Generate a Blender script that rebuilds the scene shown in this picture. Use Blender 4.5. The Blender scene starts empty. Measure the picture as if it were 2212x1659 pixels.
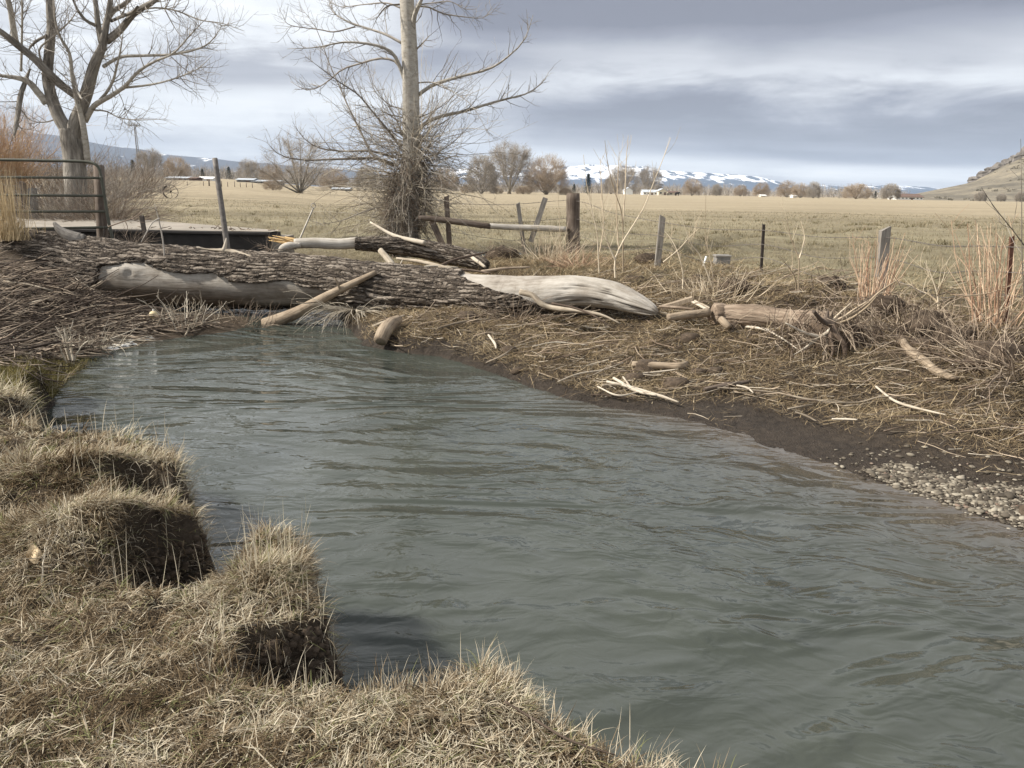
import bpy, math, random
import numpy as np
from mathutils import Vector, Matrix

random.seed(7)
RNG = np.random.default_rng(11)
C = bpy.context.scene.collection
SC = bpy.context.scene
R = math.radians

# ------------------------------------------------------------------ camera
PITCH, ROLL, FPX, CX, CY, CAMZ = 13.85, 1.0, 1702.0, 1106.0, 829.5, 2.1
cam_d = bpy.data.cameras.new('camera')
cam = bpy.data.objects.new('camera', cam_d)
C.objects.link(cam)
cam_d.sensor_width = 36.0
cam_d.lens = FPX / 2212.0 * 36.0
cam_d.clip_start = 0.05
cam_d.clip_end = 60000
ROT = Matrix.Rotation(R(90 - PITCH), 3, 'X') @ Matrix.Rotation(R(ROLL), 3, 'Z')
cam.matrix_world = Matrix.Translation((0, 0, CAMZ)) @ ROT.to_4x4()
SC.camera = cam

# ------------------------------------------------------------------ render / exposure
SC.view_settings.view_transform = 'Standard'
SC.view_settings.look = 'None'
SC.view_settings.exposure = 0.74
SC.view_settings.gamma = 1.0
SC.view_settings.use_curve_mapping = False
SC.cycles.use_denoising = True
SC.cycles.max_bounces = 6
SC.cycles.transparent_max_bounces = 24
SC.cycles.volume_bounces = 0

# ------------------------------------------------------------------ sun
SUN_DIR = Vector((-0.95, -0.08, 0.78)).normalized()
sun_el = math.asin(SUN_DIR.z)
sun_az = math.atan2(SUN_DIR.x, SUN_DIR.y)
sd = bpy.data.lights.new('sun', 'SUN')
sd.energy = 4.9
sd.angle = R(4.0)
sd.color = (1.0, 0.945, 0.86)
so = bpy.data.objects.new('sun', sd)
C.objects.link(so)
so.rotation_euler = SUN_DIR.to_track_quat('Z', 'Y').to_euler()
so.location = (-30, 5, 40)

# ------------------------------------------------------------------ world: Nishita sky behind a broken cloud deck
class NT:
    """small helper for node trees"""
    def __init__(s, nt):
        s.nt = nt; s.n = nt.nodes; s.l = nt.links
    def node(s, t, **kw):
        n = s.n.new(t)
        for k, v in kw.items(): setattr(n, k, v)
        return n
    def put(s, sock, v):
        if isinstance(v, (int, float)): sock.default_value = v
        elif isinstance(v, (tuple, list)):
            if len(sock.default_value) == 4 and len(v) == 3: v = tuple(v) + (1,)
            sock.default_value = v
        else: s.l.new(v, sock)
    def m(s, op, a, b=0.0, c=None):
        n = s.node('ShaderNodeMath', operation=op)
        s.put(n.inputs[0], a); s.put(n.inputs[1], b)
        if c is not None: s.put(n.inputs[2], c)
        return n.outputs[0]
    def ss(s, x, a, b):
        n = s.node('ShaderNodeMapRange', interpolation_type='SMOOTHSTEP')
        s.put(n.inputs[0], x); n.inputs[1].default_value = a; n.inputs[2].default_value = b
        return n.outputs[0]
    def noise(s, vec, scale, detail=4, rough=0.55, dist=0.0, out=0):
        n = s.node('ShaderNodeTexNoise')
        if vec is not None: s.l.new(vec, n.inputs['Vector'])
        n.inputs['Scale'].default_value = scale; n.inputs['Detail'].default_value = detail
        n.inputs['Roughness'].default_value = rough; n.inputs['Distortion'].default_value = dist
        return n.outputs[out]
    def comb(s, x, y, z):
        n = s.node('ShaderNodeCombineXYZ')
        s.put(n.inputs[0], x); s.put(n.inputs[1], y); s.put(n.inputs[2], z)
        return n.outputs[0]
    def sep(s, v):
        n = s.node('ShaderNodeSeparateXYZ'); s.l.new(v, n.inputs[0]); return n.outputs
    def mix(s, f, a, b):
        n = s.node('ShaderNodeMix', data_type='RGBA')
        s.put(n.inputs[0], f); s.put(n.inputs[6], a); s.put(n.inputs[7], b)
        return n.outputs[2]
    def ramp(s, f, stops):
        n = s.node('ShaderNodeValToRGB')
        cr = n.color_ramp
        while len(cr.elements) < len(stops): cr.elements.new(0.5)
        for e, (p, c) in zip(cr.elements, stops):
            e.position = p; e.color = tuple(c) + (1,)
        s.put(n.inputs[0], f)
        return n.outputs[0]
    def scale(s, v, sc, rot=(0, 0, 0)):
        n = s.node('ShaderNodeMapping')
        s.l.new(v, n.inputs[0]); n.inputs['Scale'].default_value = sc; n.inputs['Rotation'].default_value = rot
        return n.outputs[0]

world = bpy.data.worlds.new('World')
SC.world = world
world.use_nodes = True
W = NT(world.node_tree)
W.n.clear()
wo = W.node('ShaderNodeOutputWorld')
sky = W.node('ShaderNodeTexSky', sky_type='NISHITA')
sky.sun_disc = False
sky.sun_elevation = sun_el
sky.sun_rotation = sun_az
tc = W.node('ShaderNodeTexCoord')
dx, dy, dz = W.sep(tc.outputs['Generated'])
az = W.m('MULTIPLY', W.m('ARCTAN2', dx, dy), 57.2958)          # azimuth, degrees, 0 = down the view
el = W.m('MULTIPLY', W.m('ARCSINE', dz), 57.2958)
zz = W.m('ADD', W.m('MAXIMUM', dz, 0.0), 0.07)
pl = W.comb(W.m('DIVIDE', dx, zz), W.m('DIVIDE', dy, zz), 0.0)  # the flat cloud deck seen in perspective
gen = tc.outputs['Generated']
n1 = W.noise(W.scale(gen, (1.0, 1.0, 3.6)), 2.3, 5, 0.5, 0.2)
n2 = W.noise(W.scale(gen, (1.0, 1.0, 3.4)), 6.0, 9, 0.60, 0.35)
n3 = W.noise(W.scale(pl, (0.5, 1.0, 1.0)), 0.9, 6, 0.55, 0.5)
wob = W.m('ADD', W.m('MULTIPLY', W.m('SUBTRACT', n1, 0.5), 7.0), W.m('ADD', W.m('MULTIPLY', W.m('SUBTRACT', n2, 0.5), 5.0), W.m('MULTIPLY', W.m('SUBTRACT', n3, 0.5), 1.0)))
wob = W.m('MULTIPLY', wob, W.ss(el, 0.0, 9.0))
elw = W.m('ADD', el, wob)
def band(c0, slope, wid, lo, hi, soft=9.0):
    """soft bank of cloud at elevation c0 (sloping with azimuth) between two azimuths"""
    c = W.m('ADD', W.m('MULTIPLY', az, slope), c0)
    g = W.m('DIVIDE', W.m('SUBTRACT', elw, c), wid)
    g = W.m('EXPONENT', W.m('MULTIPLY', W.m('MULTIPLY', g, g), -1.0))
    a = W.m('MULTIPLY', W.ss(az, lo - soft, lo + soft), W.m('SUBTRACT', 1.0, W.ss(az, hi - soft, hi + soft)))
    return W.m('MULTIPLY', g, a)
bright = W.m('ADD', 0.53, W.m('MULTIPLY', W.m('SUBTRACT', n1, 0.5), 0.5))
bright = W.m('ADD', bright, W.m('MULTIPLY', W.m('SUBTRACT', n3, 0.5), 0.62))
bright = W.m('ADD', bright, W.m('MULTIPLY', W.m('SUBTRACT', n2, 0.5), 0.75))
BANDS = [  # c0, slope, width, azimuth from, to, strength
    (13.4, 0.0, 3.2, -6, 110, -0.98),      # dark deck, top right
    (8.7, -0.07, 1.3, 4, 60, 0.17),      # bright tear through it
    (5.2, -0.05, 2.0, 1, 80, -0.50),     # blue grey bank over the mountains
    (1.9, -0.02, 0.75, -2, 60, 0.38),    # pale strip over the peaks
    (3.05, -0.03, 0.35, 14, 60, -0.25),
    (0.7, 0.0, 0.55, 8, 60, -0.10),
    (8.6, 0.03, 1.5, -24, -2, -0.36),    # grey bank on the left
    (5.6, 0.02, 1.6, -60, 4, 0.20),
    (3.0, 0.0, 1.1, -60, 2, -0.02),
    (13.0, 0.0, 4.5, -110, -9, 0.50),     # bright veil round the sun, upper left
    (10.6, 0.0, 2.0, -14, 3, 0.05),
]
for c0, sl, wd, lo, hi, amp in BANDS:
    bright = W.m('ADD', bright, W.m('MULTIPLY', band(c0, sl, wd, lo, hi, 6.0), amp))
bright = W.m('ADD', bright, W.m('SUBTRACT', W.m('MULTIPLY', W.ss(el, 14, 20), 0.55), W.m('MULTIPLY', W.ss(el, 26, 48), 0.62)))
ccol = W.ramp(bright, [(0.0, (0.20, 0.208, 0.252)), (0.22, (0.275, 0.286, 0.338)), (0.48, (0.46, 0.473, 0.512)), (0.72, (0.68, 0.70, 0.73)), (1.0, (0.86, 0.87, 0.88))])
bgc = W.node('ShaderNodeBackground'); W.put(bgc.inputs[0], ccol); bgc.inputs[1].default_value = 0.80
bgs = W.node('ShaderNodeBackground'); W.l.new(sky.outputs[0], bgs.inputs[0]); bgs.inputs[1].default_value = 0.10
mxs = W.node('ShaderNodeMixShader')
W.put(mxs.inputs[0], W.m('SUBTRACT', 0.97, W.m('MULTIPLY', W.ss(bright, 0.55, 0.8), 0.03)))
W.l.new(bgs.outputs[0], mxs.inputs[1]); W.l.new(bgc.outputs[0], mxs.inputs[2])
W.l.new(mxs.outputs[0], wo.inputs[0])

# ------------------------------------------------------------------ pixel (2212-wide view of the photo) -> world
ROTN = np.array(ROT)
def ray(px, py):
    v = ROTN @ np.array([(px - CX) / FPX, -(py - CY) / FPX, -1.0])
    return v
def gp(px, py, z):
    v = ray(px, py); t = (z - CAMZ) / v[2]
    return np.array([v[0] * t, v[1] * t, z])
def dp(px, py, Y):
    v = ray(px, py); t = Y / v[1]
    return np.array([v[0] * t, Y, CAMZ + v[2] * t])

# ------------------------------------------------------------------ numpy noise
def _hash(ix, iy, seed):
    h = (ix.astype(np.int64) * 374761393 + iy.astype(np.int64) * 668265263 + seed * 1442695041) & 0x7fffffff
    h = ((h ^ (h >> 13)) * 1274126177) & 0x7fffffff
    h = h ^ (h >> 16)
    return (h & 0xffff) / 65535.0
def vnoise(x, y, seed=0):
    x = np.asarray(x, float); y = np.asarray(y, float)
    ix = np.floor(x); iy = np.floor(y); fx = x - ix; fy = y - iy
    fx = fx * fx * (3 - 2 * fx); fy = fy * fy * (3 - 2 * fy)
    a = _hash(ix, iy, seed); b = _hash(ix + 1, iy, seed); c = _hash(ix, iy + 1, seed); d = _hash(ix + 1, iy + 1, seed)
    return (a * (1 - fx) + b * fx) * (1 - fy) + (c * (1 - fx) + d * fx) * fy
def fbm(x, y, seed=0, o=4):
    s = 0; a = 0.5; f = 1.0; t = 0
    for k in range(o):
        s = s + a * vnoise(np.asarray(x) * f + 13.7 * k, np.asarray(y) * f - 7.1 * k, seed + k); t += a; a *= .5; f *= 2.03
    return s / t - 0.5
def sst(x, a, b):
    t = np.clip((np.asarray(x, float) - a) / (b - a), 0, 1)
    return t * t * (3 - 2 * t)
def sdf(x, y, poly):
    """signed distance to a polygon, positive inside"""
    x = np.asarray(x, float); y = np.asarray(y, float)
    best = np.full(x.shape, 1e9); inside = np.zeros(x.shape, bool)
    n = len(poly)
    for i in range(n):
        ax, ay = poly[i]; bx, by = poly[(i + 1) % n]
        ex, ey = bx - ax, by - ay
        t = np.clip(((x - ax) * ex + (y - ay) * ey) / (ex * ex + ey * ey + 1e-12), 0, 1)
        d = (x - ax - t * ex) ** 2 + (y - ay - t * ey) ** 2
        best = np.minimum(best, d)
        c = ((ay > y) != (by > y)) & (x < (bx - ax) * (y - ay) / (by - ay + 1e-15) + ax)
        inside ^= c
    d = np.sqrt(best)
    return np.where(inside, d, -d)

# ------------------------------------------------------------------ mesh helpers
def mk(name, V, faces, mat=None, parent=None, smooth=True, attrs=None, loc=None):
    """faces: list of int arrays (n,3) or (n,4); attrs: name -> (N,) floats or (N,3) vectors"""
    V = np.asarray(V, np.float64)
    off = np.zeros(3)
    if parent is not None: off = np.array(parent.matrix_world.translation) if False else np.array(parent['_o']) if '_o' in parent else np.zeros(3)
    elif loc is not None: off = np.asarray(loc, float)
    me = bpy.data.meshes.new(name)
    faces = [np.asarray(f, np.int32) for f in faces if len(f)]
    nl = sum(f.size for f in faces); nf = sum(len(f) for f in faces)
    me.vertices.add(len(V)); me.loops.add(nl); me.polygons.add(nf)
    me.vertices.foreach_set('co', (V - off).astype(np.float32).ravel())
    me.loops.foreach_set('vertex_index', np.concatenate([f.ravel() for f in faces]))
    tot = np.concatenate([np.full(len(f), f.shape[1], np.int32) for f in faces])
    st = np.concatenate([[0], np.cumsum(tot)[:-1]]).astype(np.int32)
    me.polygons.foreach_set('loop_start', st)
    me.polygons.foreach_set('use_smooth', np.full(nf, smooth, bool))
    if attrs:
        for k, a in attrs.items():
            a = np.asarray(a, np.float32)
            if a.ndim == 1:
                at = me.attributes.new(k, 'FLOAT', 'POINT'); at.data.foreach_set('value', a)
            else:
                at = me.attributes.new(k, 'FLOAT_VECTOR', 'POINT'); at.data.foreach_set('vector', a.ravel())
    me.update(calc_edges=True)
    me.validate()
    if mat: me.materials.append(mat)
    o = bpy.data.objects.new(name, me)
    C.objects.link(o)
    if parent is not None:
        o.parent = parent
        o['_o'] = [0.0, 0.0, 0.0] if '_o' not in parent else list(parent['_o'])
    elif loc is not None:
        o.location = loc
        o['_o'] = [float(v) for v in loc]
    return o
def tag(o, label, cat, group=None, kind=None):
    if kind: o['kind'] = kind
    if label: o['label'] = label
    if cat: o['category'] = cat
    if group: o['group'] = group
    return o
def thing(name, label, cat, loc, group=None):
    o = bpy.data.objects.new(name, None)
    C.objects.link(o)
    o.location = [float(v) for v in loc]
    o['_o'] = [float(v) for v in loc]
    o.empty_display_size = 0.1
    return tag(o, label, cat, group)
def struct(o):
    o['kind'] = 'structure'; return o

def resample(P, n):
    """Catmull-Rom through the points, n samples"""
    P = np.asarray(P, float)
    if len(P) == 2:
        t = np.linspace(0, 1, n)[:, None]; return P[0] * (1 - t) + P[1] * t
    Q = np.vstack([2 * P[0] - P[1], P, 2 * P[-1] - P[-2]])
    s = np.linspace(0, len(P) - 1 - 1e-9, n); i = s.astype(int); t = (s - i)[:, None]
    p0, p1, p2, p3 = Q[i], Q[i + 1], Q[i + 2], Q[i + 3]
    return 0.5 * (2 * p1 + (p2 - p0) * t + (2 * p0 - 5 * p1 + 4 * p2 - p3) * t ** 2 + (3 * p1 - p0 - 3 * p2 + p3) * t ** 3)
def frames(P):
    T = np.gradient(P, axis=0)
    T /= np.linalg.norm(T, axis=1)[:, None] + 1e-12
    d = P[-1] - P[0]; d = d / (np.linalg.norm(d) + 1e-12)
    ref = np.array([0, 0, 1.0]) if abs(d[2]) < 0.75 else np.array([0.3, 0.95, 0.0])
    A = np.cross(T, ref); A /= np.linalg.norm(A, axis=1)[:, None] + 1e-9
    B = np.cross(A, T)
    return T, A, B
class TB:
    """collects tapered tubes into one mesh"""
    def __init__(s): s.v = []; s.q = []; s.t = []; s.lv = []; s.ti = []; s.n = 0
    def tube(s, P, r, sides=5, tint=None, rough=0.0, flat=1.0, seed=None, cap=True):
        P = np.asarray(P, float); m = len(P)
        r = np.interp(np.linspace(0, 1, m), np.linspace(0, 1, len(r)), r) if np.ndim(r) else np.full(m, float(r))
        T, A, B = frames(P)
        th = np.arange(sides) * 2 * math.pi / sides
        rr = np.repeat(r[:, None], sides, 1)
        L = np.concatenate([[0], np.cumsum(np.linalg.norm(np.diff(P, axis=0), axis=1))])
        if rough:
            sd_ = RNG.integers(1, 9999) if seed is None else seed
            nn = 0.6 * fbm(L[:, None] / (r.mean() * 5 + .01) + 0 * th, np.cos(th) * 1.3 + 3 + 0 * L[:, None], sd_, 3) + \
                 0.6 * fbm(L[:, None] / (r.mean() * 5 + .01) + 0 * th, np.sin(th) * 1.3 + 9 + 0 * L[:, None], sd_ + 5, 3)
            rr = rr * (1 + rough * nn)
        V = P[:, None] + A[:, None] * (np.cos(th)[None, :, None] * rr[..., None]) + B[:, None] * (np.sin(th)[None, :, None] * rr[..., None] * flat)
        s.v.append(V.reshape(-1, 3))
        lv = np.stack([np.cos(th)[None] * rr, np.sin(th)[None] * rr, np.repeat(L[:, None], sides, 1)], -1)
        s.lv.append(lv.reshape(-1, 3) + (RNG.random(3) * 5 if tint is None else 0))
        s.ti.append(np.full(m * sides, RNG.random() if tint is None else tint))
        i = np.arange(m - 1)[:, None] * sides; j = np.arange(sides)[None]; k = (j + 1) % sides
        s.q.append((s.n + np.stack([i + j, i + k, i + sides + k, i + sides + j], -1)).reshape(-1, 4))
        if cap:
            for base, rev in ((0, True), ((m - 1) * sides, False)):
                c = P[0] if rev else P[-1]
                s.v.append(c[None]); ci = s.n + m * sides + (0 if rev else 1)
                a = s.n + base + np.arange(sides); b = s.n + base + (np.arange(sides) + 1) % sides
                s.t.append(np.stack([np.full(sides, ci), b, a] if rev else [np.full(sides, ci), a, b], -1))
                s.lv.append(np.array([[0, 0, L[0 if rev else -1]]])); s.ti.append(s.ti[-1][:1] if False else np.array([RNG.random() if tint is None else tint]))
            s.n += 2
        s.n += m * sides
        return s
    def box(s, c, sx, sy, sz, rot=None, tint=0.5):
        """solid box centred at c; rot = 3x3"""
        M = np.eye(3) if rot is None else np.asarray(rot)
        u = np.array([[-1,-1,-1],[1,-1,-1],[1,1,-1],[-1,1,-1],[-1,-1,1],[1,-1,1],[1,1,1],[-1,1,1]], float) * [sx/2, sy/2, sz/2]
        s.v.append(np.asarray(c) + u @ M.T)
        s.q.append(s.n + np.array([[0,3,2,1],[4,5,6,7],[0,1,5,4],[1,2,6,5],[2,3,7,6],[3,0,4,7]]))
        s.lv.append(u); s.ti.append(np.full(8, tint)); s.n += 8
        return s
    def raw(s, V, q=None, t=None, tint=0.5):
        V = np.asarray(V, float)
        s.v.append(V); s.lv.append(V.copy()); s.ti.append(np.full(len(V), tint))
        if q is not None: s.q.append(s.n + np.asarray(q))
        if t is not None: s.t.append(s.n + np.asarray(t))
        s.n += len(V); return s
    def build(s, name, mat, parent=None, loc=None, smooth=True):
        fs = []
        if s.q: fs.append(np.vstack(s.q))
        if s.t: fs.append(np.vstack(s.t))
        return mk(name, np.vstack(s.v), fs, mat, parent, smooth, {'lv': np.vstack(s.lv), 'tint': np.concatenate(s.ti)}, loc)

def blades(P, ang, lean, length, width, curl, nseg=3, tint=None, up=None):
    """curved grass blades; returns V, quads, tris, tint"""
    N = len(P); dirv = np.stack([np.cos(ang), np.sin(ang), np.zeros(N)], -1)
    side = np.stack([-np.sin(ang), np.cos(ang), np.zeros(N)], -1)
    tw = RNG.uniform(-1.0, 1.0, N)[:, None]
    pts = [P]; th = np.array(lean, float)
    for k in range(nseg):
        stp = (length / nseg)[:, None]
        pts.append(pts[-1] + stp * (np.sin(th)[:, None] * dirv + np.cos(th)[:, None] * np.array([0, 0, 1.0])))
        th = th + curl
    sd_ = side * np.cos(tw) + dirv * np.sin(tw)
    rows = []
    for k in range(nseg):
        w = (width * (1 - 0.75 * (k / nseg) ** 1.5))[:, None] / 2
        rows += [pts[k] - sd_ * w, pts[k] + sd_ * w]
    rows.append(pts[nseg])
    V = np.stack(rows, 1); M = V.shape[1]
    b = (np.arange(N) * M)[:, None]
    q = np.concatenate([b + np.array([2*k, 2*k+1, 2*k+3, 2*k+2]) for k in range(nseg - 1)], 0) if nseg > 1 else np.zeros((0, 4), int)
    t = b + np.array([2*nseg-2, 2*nseg-1, 2*nseg])
    ti = RNG.random(N) if tint is None else tint
    return V.reshape(-1, 3), q, t, np.repeat(ti, M)
class BB:
    def __init__(s): s.v = []; s.q = []; s.t = []; s.ti = []; s.n = 0
    def add(s, r):
        V, q, t, ti = r
        s.v.append(V); s.q.append(q + s.n); s.t.append(t + s.n); s.ti.append(ti); s.n += len(V); return s
    def build(s, name, mat, parent=None, loc=None):
        return mk(name, np.vstack(s.v), [np.vstack(s.q), np.vstack(s.t)], mat, parent, True, {'tint': np.concatenate(s.ti)}, loc)

# ------------------------------------------------------------------ materials
def material(name):
    m = bpy.data.materials.new(name); m.use_nodes = True
    n = NT(m.node_tree)
    b = n.n['Principled BSDF']; b.inputs['Roughness'].default_value = 0.8
    b.inputs['Specular IOR Level'].default_value = 0.2
    return m, n, b
def attr(n, name, out='Fac'):
    a = n.node('ShaderNodeAttribute', attribute_name=name); return a.outputs[out]
def bump(n, b, h, strength=0.5, dist=0.02):
    bn = n.node('ShaderNodeBump'); bn.inputs['Strength'].default_value = strength; bn.inputs['Distance'].default_value = dist
    n.l.new(h, bn.inputs['Height']); n.l.new(bn.outputs[0], b.inputs['Normal'])
def grass_mat(name, stops, transl=0.3):
    m, n, b = material(name)
    col = n.ramp(attr(n, 'tint'), stops)
    n.n.remove(b)
    d = n.node('ShaderNodeBsdfDiffuse'); t = n.node('ShaderNodeBsdfTranslucent')
    n.put(d.inputs[0], col); n.put(t.inputs[0], col)
    mx = n.node('ShaderNodeMixShader'); mx.inputs[0].default_value = transl
    n.l.new(d.outputs[0], mx.inputs[1]); n.l.new(t.outputs[0], mx.inputs[2])
    n.l.new(mx.outputs[0], n.n['Material Output'].inputs[0])
    return m
def wood_mat(name, cols, stretch=0.12, scale=30, bmp=0.5, dist=0.01, rough=0.85, tintamt=0.0):
    """bark or wood with streaks running along the piece"""
    m, n, b = material(name)
    lv = attr(n, 'lv', 'Vector')
    v = n.scale(lv, (1, 1, stretch))
    f = n.noise(v, scale, 5, 0.65, 0.3)
    f2 = n.noise(lv, scale * 0.12, 3, 0.5)
    f3 = n.noise(v, scale * 3.1, 3, 0.6)
    s = n.m('ADD', n.m('MULTIPLY', f, 0.62), n.m('ADD', n.m('MULTIPLY', f2, 0.35), n.m('MULTIPLY', f3, 0.14)))
    if tintamt: s = n.m('ADD', s, n.m('MULTIPLY', n.m('SUBTRACT', attr(n, 'tint'), 0.5), tintamt))
    k = len(cols)
    n.put(b.inputs['Base Color'], n.ramp(s, [(0.36 + 0.36 * i / max(1, k - 1), c) for i, c in enumerate(cols)]))
    b.inputs['Roughness'].default_value = rough
    bump(n, b, f, bmp, dist)
    return m
def plain_mat(name, col, rough=0.6, metal=0.0, var=0.25, scale=6.0):
    m, n, b = material(name)
    tcn = n.node('ShaderNodeTexCoord')
    f = n.noise(tcn.outputs['Object'], scale, 5, 0.65)
    c2 = tuple(max(0, c * (1 - var)) for c in col); c3 = tuple(min(1, c * (1 + var)) for c in col)
    n.put(b.inputs['Base Color'], n.ramp(f, [(0.3, c2), (0.7, c3)]))
    b.inputs['Roughness'].default_value = rough; b.inputs['Metallic'].default_value = metal
    bump(n, b, f, 0.15, 0.01)
    return m

M = {}
M['grass_near'] = grass_mat('dead_grass', [(0.0, (0.075, 0.053, 0.032)), (0.25, (0.20, 0.148, 0.09)), (0.55, (0.40, 0.335, 0.238)), (0.8, (0.62, 0.555, 0.43)), (0.93, (0.20, 0.19, 0.09)), (1.0, (0.17, 0.18, 0.08))], 0.22)
M['grass_dull'] = grass_mat('mossy_grass', [(0.0, (0.08, 0.065, 0.03)), (0.5, (0.17, 0.15, 0.06)), (1.0, (0.30, 0.25, 0.12))])
M['grass_field'] = grass_mat('field_grass', [(0.0, (0.14, 0.12, 0.07)), (0.4, (0.24, 0.205, 0.13)), (0.75, (0.37, 0.31, 0.205)), (0.9, (0.22, 0.20, 0.115)), (1.0, (0.46, 0.39, 0.27))])
M['grass_gold'] = grass_mat('golden_grass', [(0.0, (0.34, 0.26, 0.15)), (1.0, (0.60, 0.49, 0.32))])
M['straw'] = grass_mat('straw_litter', [(0.0, (0.075, 0.055, 0.035)), (0.35, (0.19, 0.14, 0.085)), (0.7, (0.36, 0.28, 0.17)), (1.0, (0.58, 0.48, 0.32))], 0.1)
M['twig_pale'] = wood_mat('pale_twig', [(0.20, 0.165, 0.12), (0.40, 0.345, 0.265), (0.56, 0.50, 0.40)], 0.1, 40, 0.2, 0.004, tintamt=0.6)
M['twig_grey'] = wood_mat('grey_twig', [(0.13, 0.112, 0.092), (0.25, 0.22, 0.185), (0.38, 0.345, 0.30)], 0.1, 40, 0.2, 0.004, tintamt=0.5)
M['twig_brown'] = wood_mat('brown_twig', [(0.10, 0.075, 0.055), (0.19, 0.145, 0.11), (0.30, 0.24, 0.185)], 0.1, 40, 0.2, 0.004, tintamt=0.5)
M['twig_far'] = wood_mat('distant_bare_twig', [(0.22, 0.19, 0.155), (0.32, 0.28, 0.235), (0.42, 0.38, 0.325)], 0.1, 40, 0.2, 0.004, tintamt=0.5)
M['twig_tan'] = wood_mat('distant_tan_twig', [(0.26, 0.20, 0.145), (0.38, 0.305, 0.225), (0.48, 0.40, 0.31)], 0.1, 40, 0.2, 0.004, tintamt=0.5)
M['twig_red'] = wood_mat('reddish_twig', [(0.28, 0.17, 0.11), (0.46, 0.31, 0.21), (0.58, 0.44, 0.31)], 0.1, 40, 0.2, 0.004, tintamt=0.5)
M['twig_orange'] = wood_mat('orange_twig', [(0.34, 0.215, 0.125), (0.50, 0.34, 0.21), (0.58, 0.43, 0.29)], 0.1, 40, 0.2, 0.004, tintamt=0.5)
M['sapling'] = wood_mat('sapling_stem', [(0.28, 0.22, 0.15), (0.47, 0.38, 0.27), (0.60, 0.51, 0.38)], 0.1, 40, 0.2, 0.004, tintamt=0.5)
M['bark_pale'] = wood_mat('pale_bark', [(0.13, 0.112, 0.09), (0.34, 0.312, 0.265), (0.47, 0.44, 0.385)], 1.8, 9, 0.45, 0.012)
M['bark_grey'] = wood_mat('grey_bark', [(0.06, 0.052, 0.043), (0.20, 0.18, 0.152), (0.36, 0.33, 0.285)], 0.16, 16, 1.0, 0.06)
M['bark_log'] = wood_mat('furrowed_bark', [(0.045, 0.035, 0.026), (0.145, 0.115, 0.085), (0.27, 0.22, 0.165)], 0.10, 16, 0.9, 0.03)
M['wood_bare'] = wood_mat('weathered_bare_wood', [(0.17, 0.145, 0.115), (0.38, 0.345, 0.295), (0.54, 0.505, 0.445)], 0.06, 40, 0.4, 0.012)
M['wood_tan'] = wood_mat('tan_wood', [(0.10, 0.074, 0.052), (0.25, 0.195, 0.138), (0.38, 0.31, 0.228)], 0.07, 60, 0.9, 0.01)
M['wood_fresh'] = wood_mat('fresh_split_wood', [(0.34, 0.21, 0.08), (0.56, 0.38, 0.18), (0.66, 0.50, 0.29)], 0.04, 60, 0.8, 0.01)
M['wood_brown'] = wood_mat('brown_log_wood', [(0.10, 0.075, 0.052), (0.22, 0.165, 0.12), (0.37, 0.295, 0.22)], 0.14, 28, 1.0, 0.03)
M['wood_grey'] = wood_mat('grey_post_wood', [(0.085, 0.075, 0.062), (0.20, 0.18, 0.155), (0.32, 0.295, 0.26)], 0.05, 45, 0.8, 0.008)
M['wood_dark'] = wood_mat('dark_post_wood', [(0.05, 0.038, 0.03), (0.105, 0.08, 0.062), (0.20, 0.165, 0.135)], 0.05, 40, 0.9, 0.01)
M['stick'] = wood_mat('drift_stick', [(0.085, 0.062, 0.046), (0.20, 0.15, 0.11), (0.36, 0.29, 0.215)], 0.1, 35, 0.4, 0.006, tintamt=0.7)
M['stick_heap'] = wood_mat('heaped_drift_stick', [(0.05, 0.037, 0.028), (0.125, 0.094, 0.072), (0.29, 0.232, 0.175)], 0.1, 35, 0.4, 0.006, tintamt=0.9)
M['stick_pale'] = wood_mat('pale_drift_stick', [(0.13, 0.105, 0.078), (0.32, 0.27, 0.205), (0.47, 0.415, 0.335)], 0.1, 35, 0.4, 0.006, tintamt=0.4)
M['gate_paint'] = plain_mat('green_gate_paint', (0.085, 0.085, 0.065), 0.5, 0.0)
M['steel_dark'] = plain_mat('dark_rusty_steel', (0.055, 0.045, 0.038), 0.65, 0.2)
M['rust'] = plain_mat('rusty_steel', (0.13, 0.065, 0.045), 0.75, 0.2, 0.4, 20)
M['galv'] = plain_mat('weathered_pipe', (0.30, 0.275, 0.24), 0.5, 0.4)
M['pipe_dark'] = plain_mat('weathered_pole', (0.15, 0.135, 0.12), 0.6, 0.0, 0.4, 12)
M['concrete'] = plain_mat('dusty_concrete', (0.27, 0.24, 0.20), 0.9, 0, 0.25, 1.3)
M['conc_grey'] = plain_mat('grey_concrete', (0.20, 0.19, 0.175), 0.9, 0, 0.25, 8)
M['bridge_side'] = plain_mat('bridge_girder', (0.045, 0.040, 0.036), 0.8, 0, 0.3, 3)
M['wire'] = plain_mat('fence_wire', (0.16, 0.14, 0.125), 0.5, 0.5)
M['white'] = plain_mat('white_paint', (0.78, 0.78, 0.75), 0.6, 0, 0.05)
M['cream'] = plain_mat('cream_siding', (0.62, 0.56, 0.44), 0.7, 0, 0.06)
M['roof_brown'] = plain_mat('brown_roof', (0.14, 0.095, 0.075), 0.85, 0, 0.2)
M['roof_grey'] = plain_mat('grey_metal_roof', (0.42, 0.45, 0.48), 0.5, 0, 0.08)
M['dark_open'] = plain_mat('dark_glass', (0.04, 0.045, 0.05), 0.2, 0, 0.1)
M['foam'] = plain_mat('river_foam', (0.78, 0.77, 0.72), 0.9, 0, 0.12, 30)
M['leaf'] = plain_mat('dry_leaf', (0.56, 0.44, 0.28), 0.8, 0, 0.2, 40)
M['needle'] = grass_mat('conifer_needles', [(0, (0.018, 0.028, 0.018)), (1, (0.045, 0.06, 0.04))], 0.1)
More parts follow.
